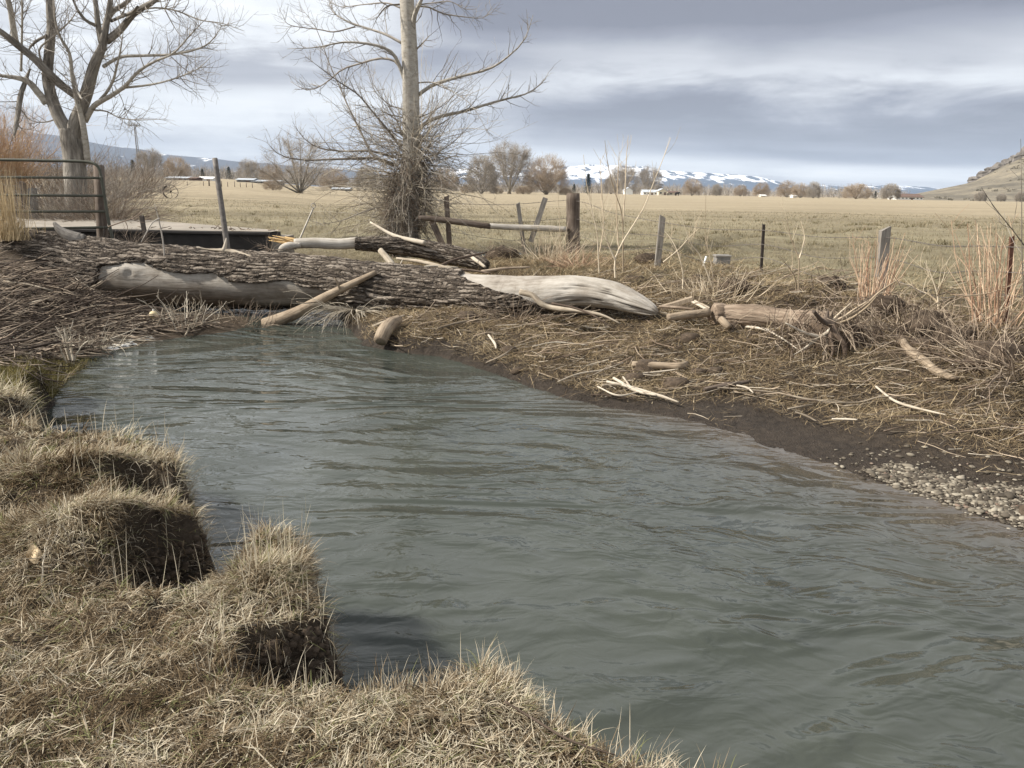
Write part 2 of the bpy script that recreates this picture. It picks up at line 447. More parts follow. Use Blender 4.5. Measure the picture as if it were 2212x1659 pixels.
M['black'] = plain_mat('black_hide', (0.02, 0.018, 0.017), 0.7, 0, 0.2)
M['float_tan'] = plain_mat('stained_plastic', (0.55, 0.46, 0.28), 0.5, 0, 0.15, 30)

# ------------------------------------------------------------------ terrain
ZN = 0.42
near_px = [(1590, 1700), (1500, 1655), (1400, 1632), (1300, 1592), (1215, 1535), (1140, 1475), (1050, 1422), (985, 1452), (900, 1476), (810, 1474), (735, 1462),
           (640, 1466), (560, 1456), (520, 1436), (540, 1408), (640, 1378), (727, 1345), (738, 1310), (706, 1285), (694, 1240), (690, 1185), (640, 1158), (560, 1160),
           (505, 1195), (484, 1246), (425, 1272), (330, 1266), (270, 1234), (290, 1200), (360, 1176), (425, 1160), (456, 1138), (462, 1118), (440, 1110), (385, 1085), (310, 1075), (240, 1062), (230, 1050), (300, 1045), (390, 1050), (418, 1020), (405, 985), (340, 952),
           (230, 935), (110, 922), (20, 900), (10, 890), (60, 880), (78, 858)]
near_w = [tuple(gp(x, y, ZN)[:2]) for x, y in near_px]
near_w += [tuple(gp(x, y, 0.1)[:2]) for x, y in [(70, 890), (112, 850), (128, 822), (150, 795), (200, 765), (290, 740), (420, 720), (520, 708), (575, 694)]]
near_w += [(-4.1, 13.0), (-5.6, 13.5), (-7.0, 13.9), (-7.5, 15.0), (-8.2, 17.0), (-12, 20), (-60, 21), (-60, -60), (40, -60), (20, -14), (9, -4.5), (4, -0.6), (2.1, 0.9), (1.2, 1.55)]
far_px = [(2212, 1140), (2080, 1103), (1960, 1062), (1860, 1025), (1700, 975), (1600, 940), (1480, 905), (1300, 878), (1220, 858), (1140, 835), (1050, 800), (950, 768), (870, 762), (790, 746), (768, 722), (752, 704), (735, 688)]
far_w = [tuple(gp(x, y, 0.0)[:2]) for x, y in far_px]
far_w += [(-2.6, 13.4), (-4.3, 14.6), (-4.6, 15.9), (-5.7, 17.0), (-8.4, 19.4), (-14, 23.5), (-60, 26), (-9000, 40), (-9000, 9000), (9000, 9000), (9000, -60), (60, -26), (22, -8), (12, 0.2), (7, 2.6), (4.6, 4.1)]
def bumpat(x, y, c, rx, ry, h, rot=0):
    dx_ = x - c[0]; dy_ = y - c[1]; ca, sa = math.cos(rot), math.sin(rot)
    u = (dx_ * ca + dy_ * sa) / rx; v = (-dx_ * sa + dy_ * ca) / ry
    return h * np.exp(-(u * u + v * v))
B_C = gp(590, 1215, 0.55); B_D = gp(240, 1120, 0.6); B_E = gp(190, 1000, 0.55); B_F = gp(30, 870, 0.5)
B_1 = gp(1030, 1500, 0.5); B_G = gp(50, 800, 0.4)
def h_near(x, y, d):
    top = np.interp(y, [0, 3, 5, 7, 8.5, 10, 12.5, 14, 16], [.47, .43, .42, .38, .34, .48, .76, 1.0, 1.08])
    top = np.where(y > 9.5, top * np.interp(x, [-7.3, -6.0], [1.0, .22]), top * np.interp(x, [-7.3, -6.0], [1.0, .22]) * sst(y, 8.6, 9.5) + top * (1 - sst(y, 8.6, 9.5)))
    top = top + 0.09 * fbm(x * 1.7, y * 1.7, 3, 4) + 0.05 * fbm(x * 6, y * 6, 8, 3)
    top = top + bumpat(x, y, B_C, .17, .14, .07) + bumpat(x, y, B_D, .50, .24, .22) + bumpat(x, y, B_E, .75, .22, .14) + bumpat(x, y, B_F, .4, .25, .16)
    top = top + bumpat(x, y, B_1, .2, .12, .05)
    w = np.interp(y, [7.3, 9.0], [.10, 1.6])
    return -0.45 * (1 - sst(d, -0.3, -0.02)) + (top + .02) * sst(d, -0.04, w) - 0.02
PUD = gp(1075, 540, 0.74)
DITCH = [gp(1475, 552, .8), gp(1560, 520, .8), gp(1640, 514, .8), gp(1760, 508, .8), gp(1860, 497, .8), gp(1960, 490, .8), gp(2100, 492, .8), gp(2400, 500, .8)]
DITCH2 = [gp(1960, 580, .8), gp(2060, 590, .8), gp(2212, 592, .8), gp(2500, 600, .8)]
def linedist(x, y, L):
    best = np.full(np.shape(x), 1e9)
    for a, b in zip(L[:-1], L[1:]):
        e = b[:2] - a[:2]; t = np.clip(((x - a[0]) * e[0] + (y - a[1]) * e[1]) / (e @ e), 0, 1)
        best = np.minimum(best, np.hypot(x - a[0] - t * e[0], y - a[1] - t * e[1]))
    return best
def h_far(x, y, d):
    k = sst(x, -1.0, 1.6)
    pl_ = np.interp(d, [0, .12, .5, 1.5, 3, 6, 12], [0.0, .16, .27, .42, .6, .78, .82])
    pr_ = np.interp(d, [0, .6, 1.2, 2.0, 2.7, 4, 6, 12], [0.0, .06, .13, .27, .46, .68, .79, .82])
    z = pl_ * (1 - k) + pr_ * k
    rough = sst(d, 0.1, 1.5) * (1 - 0.6 * sst(d, 6, 12))
    z = z + rough * (0.16 * fbm(x * 1.1, y * 1.1, 21, 4) + 0.09 * fbm(x * 4.5, y * 4.5, 27, 3)) + 0.02 * fbm(x * 9, y * 9, 33, 3)
    # hummocks of the eroded bank on the right
    hk = sst(d, 2.2, 3.0) * (1 - sst(d, 4.6, 6.0)) * sst(x, 2.0, 3.5)
    z = z + hk * 0.42 * fbm(x * 1.9, y * 1.9, 44, 3)
    left = sst(-x / np.maximum(y, 1), 0.20, 0.36) * (y > 30)
    z = z + left * np.clip(y - 40, 0, 360) * 0.0115
    z = z + np.clip(y - 400, 0, 9000) * 0.0
    z = z + sst(y, 25, 60) * 0.3 * fbm(x / 18, y / 18, 50, 3)
    z = z - bumpat(x, y, PUD, 1.3, .9, .16)
    near = (y < 60) & (y > 8)
    if np.any(near):
        dd = np.where(near, linedist(x, y, DITCH), 9.0)
        z = z - 0.22 * np.exp(-(dd / .35) ** 2) + 0.10 * np.exp(-((dd - .7) / .4) ** 2) * (dd < 8)
        dd2 = np.where(near, linedist(x, y, DITCH2), 9.0)
        z = z - 0.12 * np.exp(-(dd2 / .22) ** 2)
    return z
def height(x, y, full=False):
    x = np.asarray(x, float); y = np.asarray(y, float)
    d1 = sdf(x, y, near_w); d2 = sdf(x, y, far_w)
    d1 = d1 + (np.abs(d1) < .6) * (.05 * fbm(x * 7, y * 7, 41, 2) + .05 * fbm(x * 22, y * 22, 43, 2))
    d2 = d2 + (np.abs(d2) < 1) * (.16 * fbm(x * 2.3, y * 2.3, 45, 3) + .05 * fbm(x * 14, y * 14, 47, 2))
    z1 = h_near(x, y, d1); z2 = np.where(d2 > 0, h_far(x, y, np.maximum(d2, 0)), -0.45 * sst(-d2, 0, .9))
    z = np.where(d2 > -0.0, z2, np.maximum(z1, z2 - (d1 < -0.3) * 0))
    z = np.where((d1 > -.3) & (d2 < 0), z1, z)
    return (z, d1, d2) if full else z
def on_ground(px, py, lo=1.5, hi=80):
    v = ray(px, py)
    Y = np.geomspace(lo, hi, 1500)
    X = v[0] / v[1] * Y; Z = CAMZ + v[2] / v[1] * Y
    H = np.maximum(height(X, Y), 0)
    k = int(np.argmax(Z < H))
    if Z[k] >= H[k]: k = len(Y) - 1
    return np.array([X[k], Y[k], H[k]])

def axis(lo, hi, step, out_lo, out_hi, g=1.16):
    a = list(np.arange(lo, hi, step)); s = step; v = a[-1]
    while v < out_hi: s *= g; v += s; a.append(v)
    s = step; v = a[0]; b = []
    while v > out_lo: s *= g; v -= s; b.append(v)
    return np.array(b[::-1] + a)
gx = axis(-10.5, 8.5, 0.035, -6000, 6000)
gy = axis(1.2, 20, 0.035, -60, 9000)
GX, GY = np.meshgrid(gx, gy)
gz, gd1, gd2 = height(GX.ravel(), GY.ravel(), True)
V = np.stack([GX.ravel(), GY.ravel(), gz], -1)
nx, ny = len(gx), len(gy)
ii = (np.arange(ny - 1)[:, None] * nx + np.arange(nx - 1)[None]).ravel()
Q = np.stack([ii, ii + 1, ii + nx + 1, ii + nx], -1)
dit = np.where((V[:, 1] < 60) & (V[:, 1] > 8), np.minimum(linedist(V[:, 0], V[:, 1], DITCH), 1.4 * linedist(V[:, 0], V[:, 1], DITCH2)), 9)
wet = np.where(gd2 > -1, np.exp(-np.maximum(gd2, 0) / np.interp(V[:, 0], [-1, 2, 4], [.5, 1.4, 1.7])), 0) * (gd2 > -1.0)
wet = np.clip(wet * 1.3, 0, 1)
wet = np.maximum(wet, 0.9 * np.exp(-(dit / .3) ** 2) * (0.4 + fbm(V[:, 0] * 1.5, V[:, 1] * 1.5, 61, 3) * 2))
wet = np.clip(np.maximum(wet, np.where(gd1 > -1, 1 - sst(gd1, 0.0, .10), 0)), 0, 1)
fthr = np.interp(V[:, 0], [-3, 0, 3], [1.0, 2.6, 4.3])
fld = np.where(gd2 > 0, sst(gd2 - fthr + .6 * fbm(V[:, 0] * 1.3, V[:, 1] * 1.3, 19, 3), -.2, 2.2), 0)
gm, g, b = material('ground')
geo = g.node('ShaderNodeNewGeometry')
pos = geo.outputs['Position']
na = g.noise(pos, 14, 6, 0.7); nb = g.noise(pos, 1.6, 5, 0.6); nc = g.noise(g.scale(pos, (0.25, 1, 1)), 0.22, 5, 0.6); nd = g.noise(pos, 70, 4, 0.6)
soil = g.ramp(g.m('ADD', g.m('MULTIPLY', na, .6), g.m('MULTIPLY', nb, .4)), [(0.3, (0.045, 0.032, 0.022)), (0.55, (0.105, 0.08, 0.055)), (0.75, (0.19, 0.15, 0.10))])
mud = g.ramp(g.m('ADD', g.m('MULTIPLY', na, .65), g.m('MULTIPLY', nb, .35)), [(0.34, (0.021, 0.016, 0.012)), (0.66, (0.070, 0.054, 0.040))])
yy = g.sep(pos)[1]
fieldn = g.m('ADD', g.m('MULTIPLY', na, .25), g.m('ADD', g.m('MULTIPLY', nb, .35), g.m('MULTIPLY', nc, .5)))
f_near = g.ramp(fieldn, [(0.36, (0.085, 0.076, 0.046)), (0.50, (0.198, 0.166, 0.105)), (0.62, (0.26, 0.23, 0.145)), (0.72, (0.34, 0.29, 0.19))])
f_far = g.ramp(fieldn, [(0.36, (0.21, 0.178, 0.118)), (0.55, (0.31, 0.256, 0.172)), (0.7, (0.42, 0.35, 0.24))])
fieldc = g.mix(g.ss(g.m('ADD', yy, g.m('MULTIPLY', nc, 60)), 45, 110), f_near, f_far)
c = g.mix(attr(g, 'field'), soil, fieldc)
c = g.mix(attr(g, 'wet'), c, mud)
g.put(b.inputs['Base Color'], c)
g.put(b.inputs['Roughness'], g.m('SUBTRACT', 0.95, g.m('MULTIPLY', attr(g, 'wet'), 0.25)))
bump(g, b, g.m('ADD', g.m('MULTIPLY', na, .6), g.m('MULTIPLY', nd, .4)), 1.0, 0.09)
struct(mk('ground', V, [Q], gm, None, True, {'wet': wet, 'field': fld}))

# ------------------------------------------------------------------ water
wm, w, b = material('river_water')
geo = w.node('ShaderNodeNewGeometry')
pos = geo.outputs['Position']
warp = w.noise(pos, 0.9, 3, 0.5, 0.0, 1)
vadd = w.node('ShaderNodeVectorMath', operation='ADD'); w.l.new(pos, vadd.inputs[0])
vsc = w.node('ShaderNodeVectorMath', operation='SCALE'); w.l.new(warp, vsc.inputs[0]); vsc.inputs['Scale'].default_value = 0.55
w.l.new(vsc.outputs[0], vadd.inputs[1])
rip = w.scale(vadd.outputs[0], (0.7, 1.3, 1), (0, 0, R(32)))
r1 = w.noise(rip, 2.3, 3, 0.5, 0.8); r2 = w.noise(rip, 6.5, 2, 0.5, 0.8); r3 = w.noise(vadd.outputs[0], 0.8, 2, 0.5, 0.5)
hgt = w.m('ADD', w.m('MULTIPLY', r1, 0.6), w.m('ADD', w.m('MULTIPLY', r2, 0.20), w.m('MULTIPLY', r3, 0.9)))
n_mk = w.noise(pos, 0.35, 3, 0.6, 0.6)
wc = w.ramp(n_mk, [(0.3, (0.032, 0.038, 0.031)), (0.7, (0.060, 0.066, 0.055))])
w.put(b.inputs['Base Color'], w.mix(attr(w, 'shallow'), wc, (0.078, 0.064, 0.050)))
b.inputs['Roughness'].default_value = 0.035
b.inputs['IOR'].default_value = 1.333
b.inputs['Specular IOR Level'].default_value = 0.5
calm = w.ss(w.noise(w.scale(pos, (0.6, 1.2, 1), (0, 0, R(32))), 0.55, 3, 0.6, 0.8), 0.36, 0.62)
bump(w, b, w.m('MULTIPLY', hgt, w.m('MULTIPLY', w.m('ADD', 0.42, w.m('MULTIPLY', calm, 0.75)), w.m('ADD', 1.0, w.m('MULTIPLY', w.ss(w.sep(pos)[1], 6.0, 11.5), 0.9)))), 0.9, 0.075)
wxs = np.concatenate([[-30], np.arange(-12, 9, .25), [12, 20, 40]]); wys = np.concatenate([[-30, -10], np.arange(-2, 16, .25), [20, 30.5]])
WX, WY = np.meshgrid(wxs, wys); WX = WX.ravel(); WY = WY.ravel()
wd = -sdf(WX, WY, far_w); shal = np.exp(-np.maximum(wd, 0) / .55) * sst(WX, -.5, 2.0)
m_ = len(wxs); ii = (np.arange(len(wys) - 1)[:, None] * m_ + np.arange(m_ - 1)[None]).ravel()
struct(mk('water', np.stack([WX, WY, 0 * WX], -1), [np.stack([ii, ii + 1, ii + m_ + 1, ii + m_], -1)], wm, None, True, {'shallow': shal}))

# ------------------------------------------------------------------ far ridges and hills
def ridge(name, crest, Yc, Yt, zt, mat, rows=26, amp=0.08, cols=260, seed=1, back=0.25):
    """a range of hills: crest line at distance Yc falling to its foot at Yt, with a back slope"""
    px = np.linspace(crest[0][0], crest[-1][0], cols)
    py = np.interp(px, [c[0] for c in crest], [c[1] for c in crest])
    top = np.array([dp(a, b_, Yc) for a, b_ in zip(px, py)])
    foot = np.array([dp(a, 415, Yt) for a in px]); foot[:, 2] = zt
    V = []
    for k in range(rows + 1):
        t = k / rows
        P = foot * (1 - t) + top * t
        hgt = (top[:, 2] - zt)
        prof = t ** 1.25
        n = fbm(px / 40 + 3 * t, np.full(cols, t * 5.0) + px / 90, seed, 5) * (1 - abs(2 * t - 1) ** 2 * .75)
        P[:, 2] = zt + hgt * (prof + amp * 6 * n * .5)
        P[:, 1] += hgt * n * 1.5
        V.append(P)
    bk = top.copy(); bk[:, 1] += Yc * back; bk[:, 0] *= (1 + back); bk[:, 2] = zt
    V.append(bk)
    V = np.vstack(V); r = rows + 2
    ii = (np.arange(r - 1)[:, None] * cols + np.arange(cols - 1)[None]).ravel()
    return struct(mk(name, V, [np.stack([ii, ii + 1, ii + cols + 1, ii + cols], -1)], mat, None, True, {'t': np.repeat(np.arange(r) / rows, cols)}))
def forest_hill_mat(name, base, snow_amt, zc):
    m, n, b = material(name)
    pos = n.node('ShaderNodeNewGeometry').outputs['Position']
    p = n.scale(pos, (0.011, 0.0012, 0.026), (0, R(30), 0))
    f = n.noise(p, 1.0, 5, 0.62, 0.4)
    f2 = n.noise(n.scale(pos, (0.004, 0.002, 0.01)), 1.0, 4, 0.6)
    z = n.sep(pos)[2]
    s = n.m('ADD', f, n.m('MULTIPLY', n.ss(z, zc[0], zc[1]), snow_amt))
    snow = n.ss(s, 0.655, 0.685)
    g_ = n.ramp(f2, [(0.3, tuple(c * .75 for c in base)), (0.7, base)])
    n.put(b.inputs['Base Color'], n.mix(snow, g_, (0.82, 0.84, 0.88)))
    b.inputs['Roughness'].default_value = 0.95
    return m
mt = forest_hill_mat('snowy_mountain_slope', (0.05, 0.075, 0.12), 0.20, (25, 130))  # bluish base paints distance haze into the slope colour, besides the haze box
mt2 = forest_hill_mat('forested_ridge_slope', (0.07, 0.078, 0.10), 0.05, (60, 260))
ridge('mountains', [(900, 400), (960, 372), (1020, 360), (1080, 363), (1150, 358), (1225, 360), (1270, 355), (1330, 357), (1390, 359), (1425, 368), (1480, 371), (1530, 374), (1590, 377), (1640, 382),
                    (1680, 392), (1710, 399), (1790, 401), (1840, 405), (1885, 400), (1940, 401), (2000, 404), (2100, 415), (2300, 422)], 7000, 5200, 5, mt, 30, 0.07, 420, 5)
ridge('hills', [(-900, 262), (-400, 268), (0, 278), (60, 284), (110, 291), (170, 301), (215, 311), (262, 318), (300, 322), (345, 330), (390, 337), (440, 341), (480, 345), (520, 349), (570, 353), (620, 357), (700, 362), (800, 372), (900, 390), (960, 402)],
      5200, 3600, 4, mt2, 26, 0.06, 360, 9)
# near hillside on the right with its rock band
hm, n, b = material('sage_hillside')
pos = n.node('ShaderNodeNewGeometry').outputs['Position']
f = n.noise(n.scale(pos, (1, .5, 1.6)), 0.06, 5, 0.65); f2 = n.noise(pos, 0.35, 4, 0.7)
n.put(b.inputs['Base Color'], n.ramp(n.m('ADD', n.m('MULTIPLY', f, .6), n.m('MULTIPLY', f2, .4)), [(0.38, (0.085, 0.076, 0.058)), (0.5, (0.17, 0.148, 0.11)), (0.66, (0.28, 0.24, 0.17))]))
bump(n, b, f2, 0.8, 1.5)
hill_crest = [(1880, 436), (1950, 424), (2030, 408), (2085, 397), (2110, 386), (2150, 365), (2190, 344), (2230, 322), (2320, 290), (2480, 255), (2800, 235), (3300, 300)]
ridge('hillside', hill_crest, 520, 340, 0.6, hm, 30, 0.03, 200, 15, 0.6)
rock_m = plain_mat('basalt_rock', (0.15, 0.135, 0.12), 0.9, 0, 0.45, 0.4)
def rock(c, s, seed):
    """one jagged block"""
    bm_v = []
    rg = np.random.default_rng(seed)
    th = np.linspace(0, 2 * math.pi, 9)[:-1]
    for k, zf in enumerate((-.6, -.2, .35, .75, 1.0)):
        rad = np.array([1.0, 1.1, .95, .8, .5])[k] * (1 + rg.uniform(-.22, .22, 8))
        bm_v += [[c[0] + math.cos(a) * q * s[0], c[1] + math.sin(a) * q * s[1], c[2] + (zf + rg.uniform(-.08, .08)) * s[2]] for a, q in zip(th, rad)]
    qd = [[r * 8 + i, r * 8 + (i + 1) % 8, r * 8 + 8 + (i + 1) % 8, r * 8 + 8 + i] for r in range(4) for i in range(8)]
    tr = [[32 + i, 32 + (i + 1) % 8, 40] for i in range(8)]
    bm_v.append([c[0], c[1], c[2] + s[2] * 1.02])
    return np.array(bm_v), qd, tr
tb = TB()
for k in range(46):
    t = k / 45.0
    q = dp(2106 + 150 * t + random.uniform(-4, 4), np.interp(2106 + 150 * t, [c[0] for c in hill_crest], [c[1] for c in hill_crest]) + random.uniform(0, 10 + 8 * t), 512)
    s = random.uniform(2.0, 4.2)
    tb.raw(*rock(q, (s * 1.2, s, s * random.uniform(.6, 1.1)), k))
o = tb.build('rock_outcrop', rock_m, None, dp(2170, 352, 512), False)
struct(o)

# ------------------------------------------------------------------ bare trees
def unit(v): return v / (np.linalg.norm(v) + 1e-12)
def arc(p, d, length, n, jit, up, rng):
    """a wandering twig path"""
    P = [np.array(p, float)]; d = unit(np.array(d, float)); st = length / (n - 1)
    for _ in range(n - 1):
        d = unit(d + rng.normal(0, jit, 3) + np.array([0, 0, up]))
        P.append(P[-1] + d * st)
    return np.array(P)
def sprout(tw, P, r, n, lmin, lmax, level, rng, up=0.12, rmin=0.003, jit=0.16, ang=(0.6, 1.2), start=0.15, sides=3, tint=None, kids=(2, 4), npt=5):
    m = len(P); L = np.linspace(0, 1, m)
    r = np.interp(L, np.linspace(0, 1, len(r)), r) if np.ndim(r) else np.full(m, r)
    for _ in range(n):
        t = rng.uniform(start, 1.0); i = min(int(t * (m - 1)), m - 2); f = t * (m - 1) - i
        p = P[i] * (1 - f) + P[i + 1] * f
        T = unit(P[i + 1] - P[i])
        s = unit(np.cross(T, rng.normal(0, 1, 3)))
        a = rng.uniform(*ang)
        d = T * math.cos(a) + s * math.sin(a)
        length = rng.uniform(lmin, lmax) * (1.15 - 0.5 * t)
        Q = arc(p, d, length, npt, jit, up, rng)
        rb = max(rmin, min(0.55 * r[i], 0.012 * length + rmin))
        tw.tube(Q, [rb, rmin * .7], sides, tint, cap=False)
        if level > 0:
            sprout(tw, Q, [rb, rmin], int(rng.integers(kids[0], kids[1] + 1)), lmin * .45, lmax * .5, level - 1, rng, up, rmin * .85, jit, ang, 0.2, sides, tint, kids, max(3, npt - 1))

# --- cottonwood in the middle of the bank
YT = 18.5
trg = np.random.default_rng(5)
def px_path(pts, Y, dY=0.0, sc=1.0, ox=0.0, oy=0.0):
    n = len(pts)
    return np.array([dp(ox + sc * a, oy + sc * b_, Y + dY * (i / max(1, n - 1)) ** 1.2) for i, (a, b_) in enumerate(pts)])
base = dp(872, 526, YT); base[2] = 0.78
t = thing('cottonwood_tree', 'tall cottonwood with pale upright trunk and a dense skirt of twigs above the fallen logs', 'tree', base)
tb = TB()
P = resample(px_path([(872, 540), (870, 500), (876, 440), (885, 380), (890, 320), (888, 260), (887, 180), (884, 100), (880, 20), (876, -70), (880, -200), (885, -380), (890, -600)], YT), 60)
tb.tube(P, [.38, .32, .28, .24, .21, .192, .182, .172, .16, .135, .11, .06, .02], 16, 0.5, 0.10)
trunk_o = tb.build('trunk', M['bark_pale'], t)
tb = TB(); tb.tube(P[:16], np.array([.40, .36, .34, .32, .30, .28, .262]) * 1.06, 18, 0.5, 0.16); tb.build('butt_bark', M['bark_grey'], t)
trunkP = P
MT = [  # points in the tree's own sketch grid, depth drift, radii
    ([(1165, 640), (1250, 580), (1360, 540), (1470, 510), (1640, 465), (1760, 390), (1880, 270), (1940, 100)], -0.7, [.055, .045, .035, .022, .006]),
    ([(1160, 870), (1250, 810), (1370, 772), (1480, 750), (1640, 700), (1770, 665), (1900, 630), (2000, 560), (2050, 480)], 0.5, [.055, .045, .033, .02, .005]),
    ([(1075, 550), (1040, 450), (980, 350), (850, 300), (660, 285), (480, 320), (280, 330)], -0.5, [.06, .05, .035, .02, .005]),
    ([(1070, 300), (950, 235), (850, 200), (700, 150), (600, 90), (560, 20)], 0.8, [.04, .03, .02, .005]),
    ([(740, 180), (600, 215), (500, 200), (300, 170), (250, 110)], 0.2, [.02, .015, .004]),
    ([(1050, 470), (1000, 410), (900, 395), (770, 430), (650, 470), (540, 560), (420, 610), (300, 550)], 0.9, [.035, .028, .018, .004]),
    ([(1050, 1000), (960, 880), (860, 760), (760, 640), (640, 560), (520, 470), (400, 380)], -0.6, [.035, .026, .016, .004]),
    ([(1000, 1120), (860, 1050), (780, 900), (700, 740), (640, 600), (560, 420), (480, 200), (380, 60)], 0.4, [.035, .028, .016, .004]),
    ([(1030, 1120), (880, 1070), (760, 1070), (580, 1075), (400, 1080), (240, 1050), (140, 960)], -0.9, [.045, .035, .022, .005]),
    ([(1000, 1060), (850, 1020), (650, 1020), (500, 1000), (400, 940), (330, 850)], 0.6, [.035, .025, .014, .004]),
    ([(1120, 260), (1128, 180), (1140, 100), (1175, 20), (1230, -120), (1260, -300)], -0.5, [.08, .07, .06, .035, .01]),
    ([(1150, 40), (1240, 50), (1330, 90), (1450, 110), (1600, 120), (1660, 60)], 0.6, [.025, .018, .004]),
    ([(1040, 30), (960, 40), (900, 100), (850, 200)], -0.4, [.025, .015, .004]),
    ([(1060, 60), (950, 20), (800, 30), (640, 45), (560, 0)], 0.5, [.025, .015, .004]),
    ([(1155, 330), (1200, 285), (1240, 240)], -0.3, [.025, .01]),
    ([(1180, 30), (1260, 20), (1380, 10), (1480, 60), (1560, 60)], -0.7, [.02, .004]),
    ([(1150, 560), (1250, 555), (1330, 580), (1430, 640), (1530, 720), (1650, 920)], -0.8, [.022, .012, .004]),
    ([(1150, 1130), (1250, 1060), (1400, 960), (1480, 880), (1560, 800)], 0.4, [.02, .012, .004]),
    ([(1120, 1170), (1200, 1270), (1300, 1350), (1400, 1400)], -0.7, [.022, .016, .006]),
    ([(1000, 1420), (900, 1400), (770, 1440), (640, 1490), (480, 1520)], -0.8, [.022, .015, .005]),
    ([(940, 600), (830, 620), (760, 580)], 0.3, [.01, .004]),
    ([(1060, 740), (960, 700), (870, 610), (820, 480)], -0.2, [.016, .004]),
]
tw = TB()
for pts, dY, rs in MT:
    P = resample(px_path(pts, YT, dY, .32, 530.9, 0), 16)
    tb = TB(); tb.tube(P, np.array(rs) * .82, 7, None, 0.14); tb.build('limb', M['bark_pale'] if rs[0] >= .05 else M['twig_grey'], t)
    L = np.linalg.norm(np.diff(P, axis=0), axis=1).sum()
    sprout(tw, P, rs, int(10 * L) + 3, 0.15, 0.75, 1, trg, 0.10, 0.0034, 0.15, (0.5, 1.15), .18, 3, None, (1, 3))
def trunk_at(py):
    q = dp(885, py, YT)[2]; i = np.argmin(abs(trunkP[:, 2] - q)); return trunkP[i]
tw2 = TB()
for k in range(640):     # water shoots bristling from the lower trunk
    u = trg.beta(1.7, 1.6)
    py = 240 + 270 * u
    p = trunk_at(py); a = trg.uniform(0, 2 * math.pi)
    out = np.array([math.cos(a), math.sin(a), 0])
    low = py > 390
    d = out + np.array([0, 0, trg.uniform(-.5, .8) if not low else trg.uniform(-.8, .5)])
    L = trg.gamma(4.0, .30) * (1.0 if not low else .75) * (0.6 + 0.6 * math.exp(-((py - 330) / 70) ** 2))
    L = min(L * 1.3, 2.9)
    Q = arc(p + out * .16, d, L, 9, .19, trg.choice([-.10, .04, .10]) if not low else trg.choice([-.14, .05]), trg)
    T_ = tw if k % 2 else tw2
    T_.tube(Q, [trg.uniform(.005, .011), .0025], 3, trg.random(), cap=False)
    sprout(T_, Q, [.007, .003], int(trg.integers(2, 7)), .15, .7, 1 if k % 3 == 0 else 0, trg, .06, .0026, .17, (.5, 1.2), .2, 3, None, (1, 3))
for k in range(46):      # long whips arching to the ground
    p = trunk_at(trg.uniform(380, 500)); a = trg.uniform(2.2, 4.4) if k % 2 else trg.uniform(0, 6.28)
    Q = arc(p, (math.cos(a), math.sin(a) * .6, trg.uniform(-.1, .5)), trg.uniform(1.2, 2.7), 10, .10, -.07, trg)
    tw2.tube(Q, [.010, .003], 4, trg.random(), cap=False); sprout(tw2, Q, [.006, .003], 6, .15, .6, 0, trg, .02, .0026, .17, (.4, 1.1), .2, 3)
tw.build('crown', M['twig_grey'], t); tw2.build('crown', M['twig_pale'], t)
tb = TB()
for k in range(620):     # the dark tangle hugging the base
    py = trg.uniform(335, 535); p = trunk_at(py); a = trg.uniform(0, 2 * math.pi)
    rr = trg.uniform(.22, .46) * (0.8 + .3 * math.sin((py - 330) / 205 * math.pi))
    q = p + np.array([math.cos(a) * rr, math.sin(a) * rr, 0])
    Q = arc(q, (math.cos(a + 1.3) * .5, math.sin(a + 1.3) * .5, trg.uniform(-1.3, .2)), trg.uniform(.3, .9), 6, .22, -.10, trg)
    tb.tube(Q, [.008, .003], 3, trg.random(), cap=False)
tb.build('twig_skirt', M['twig_brown'], t)

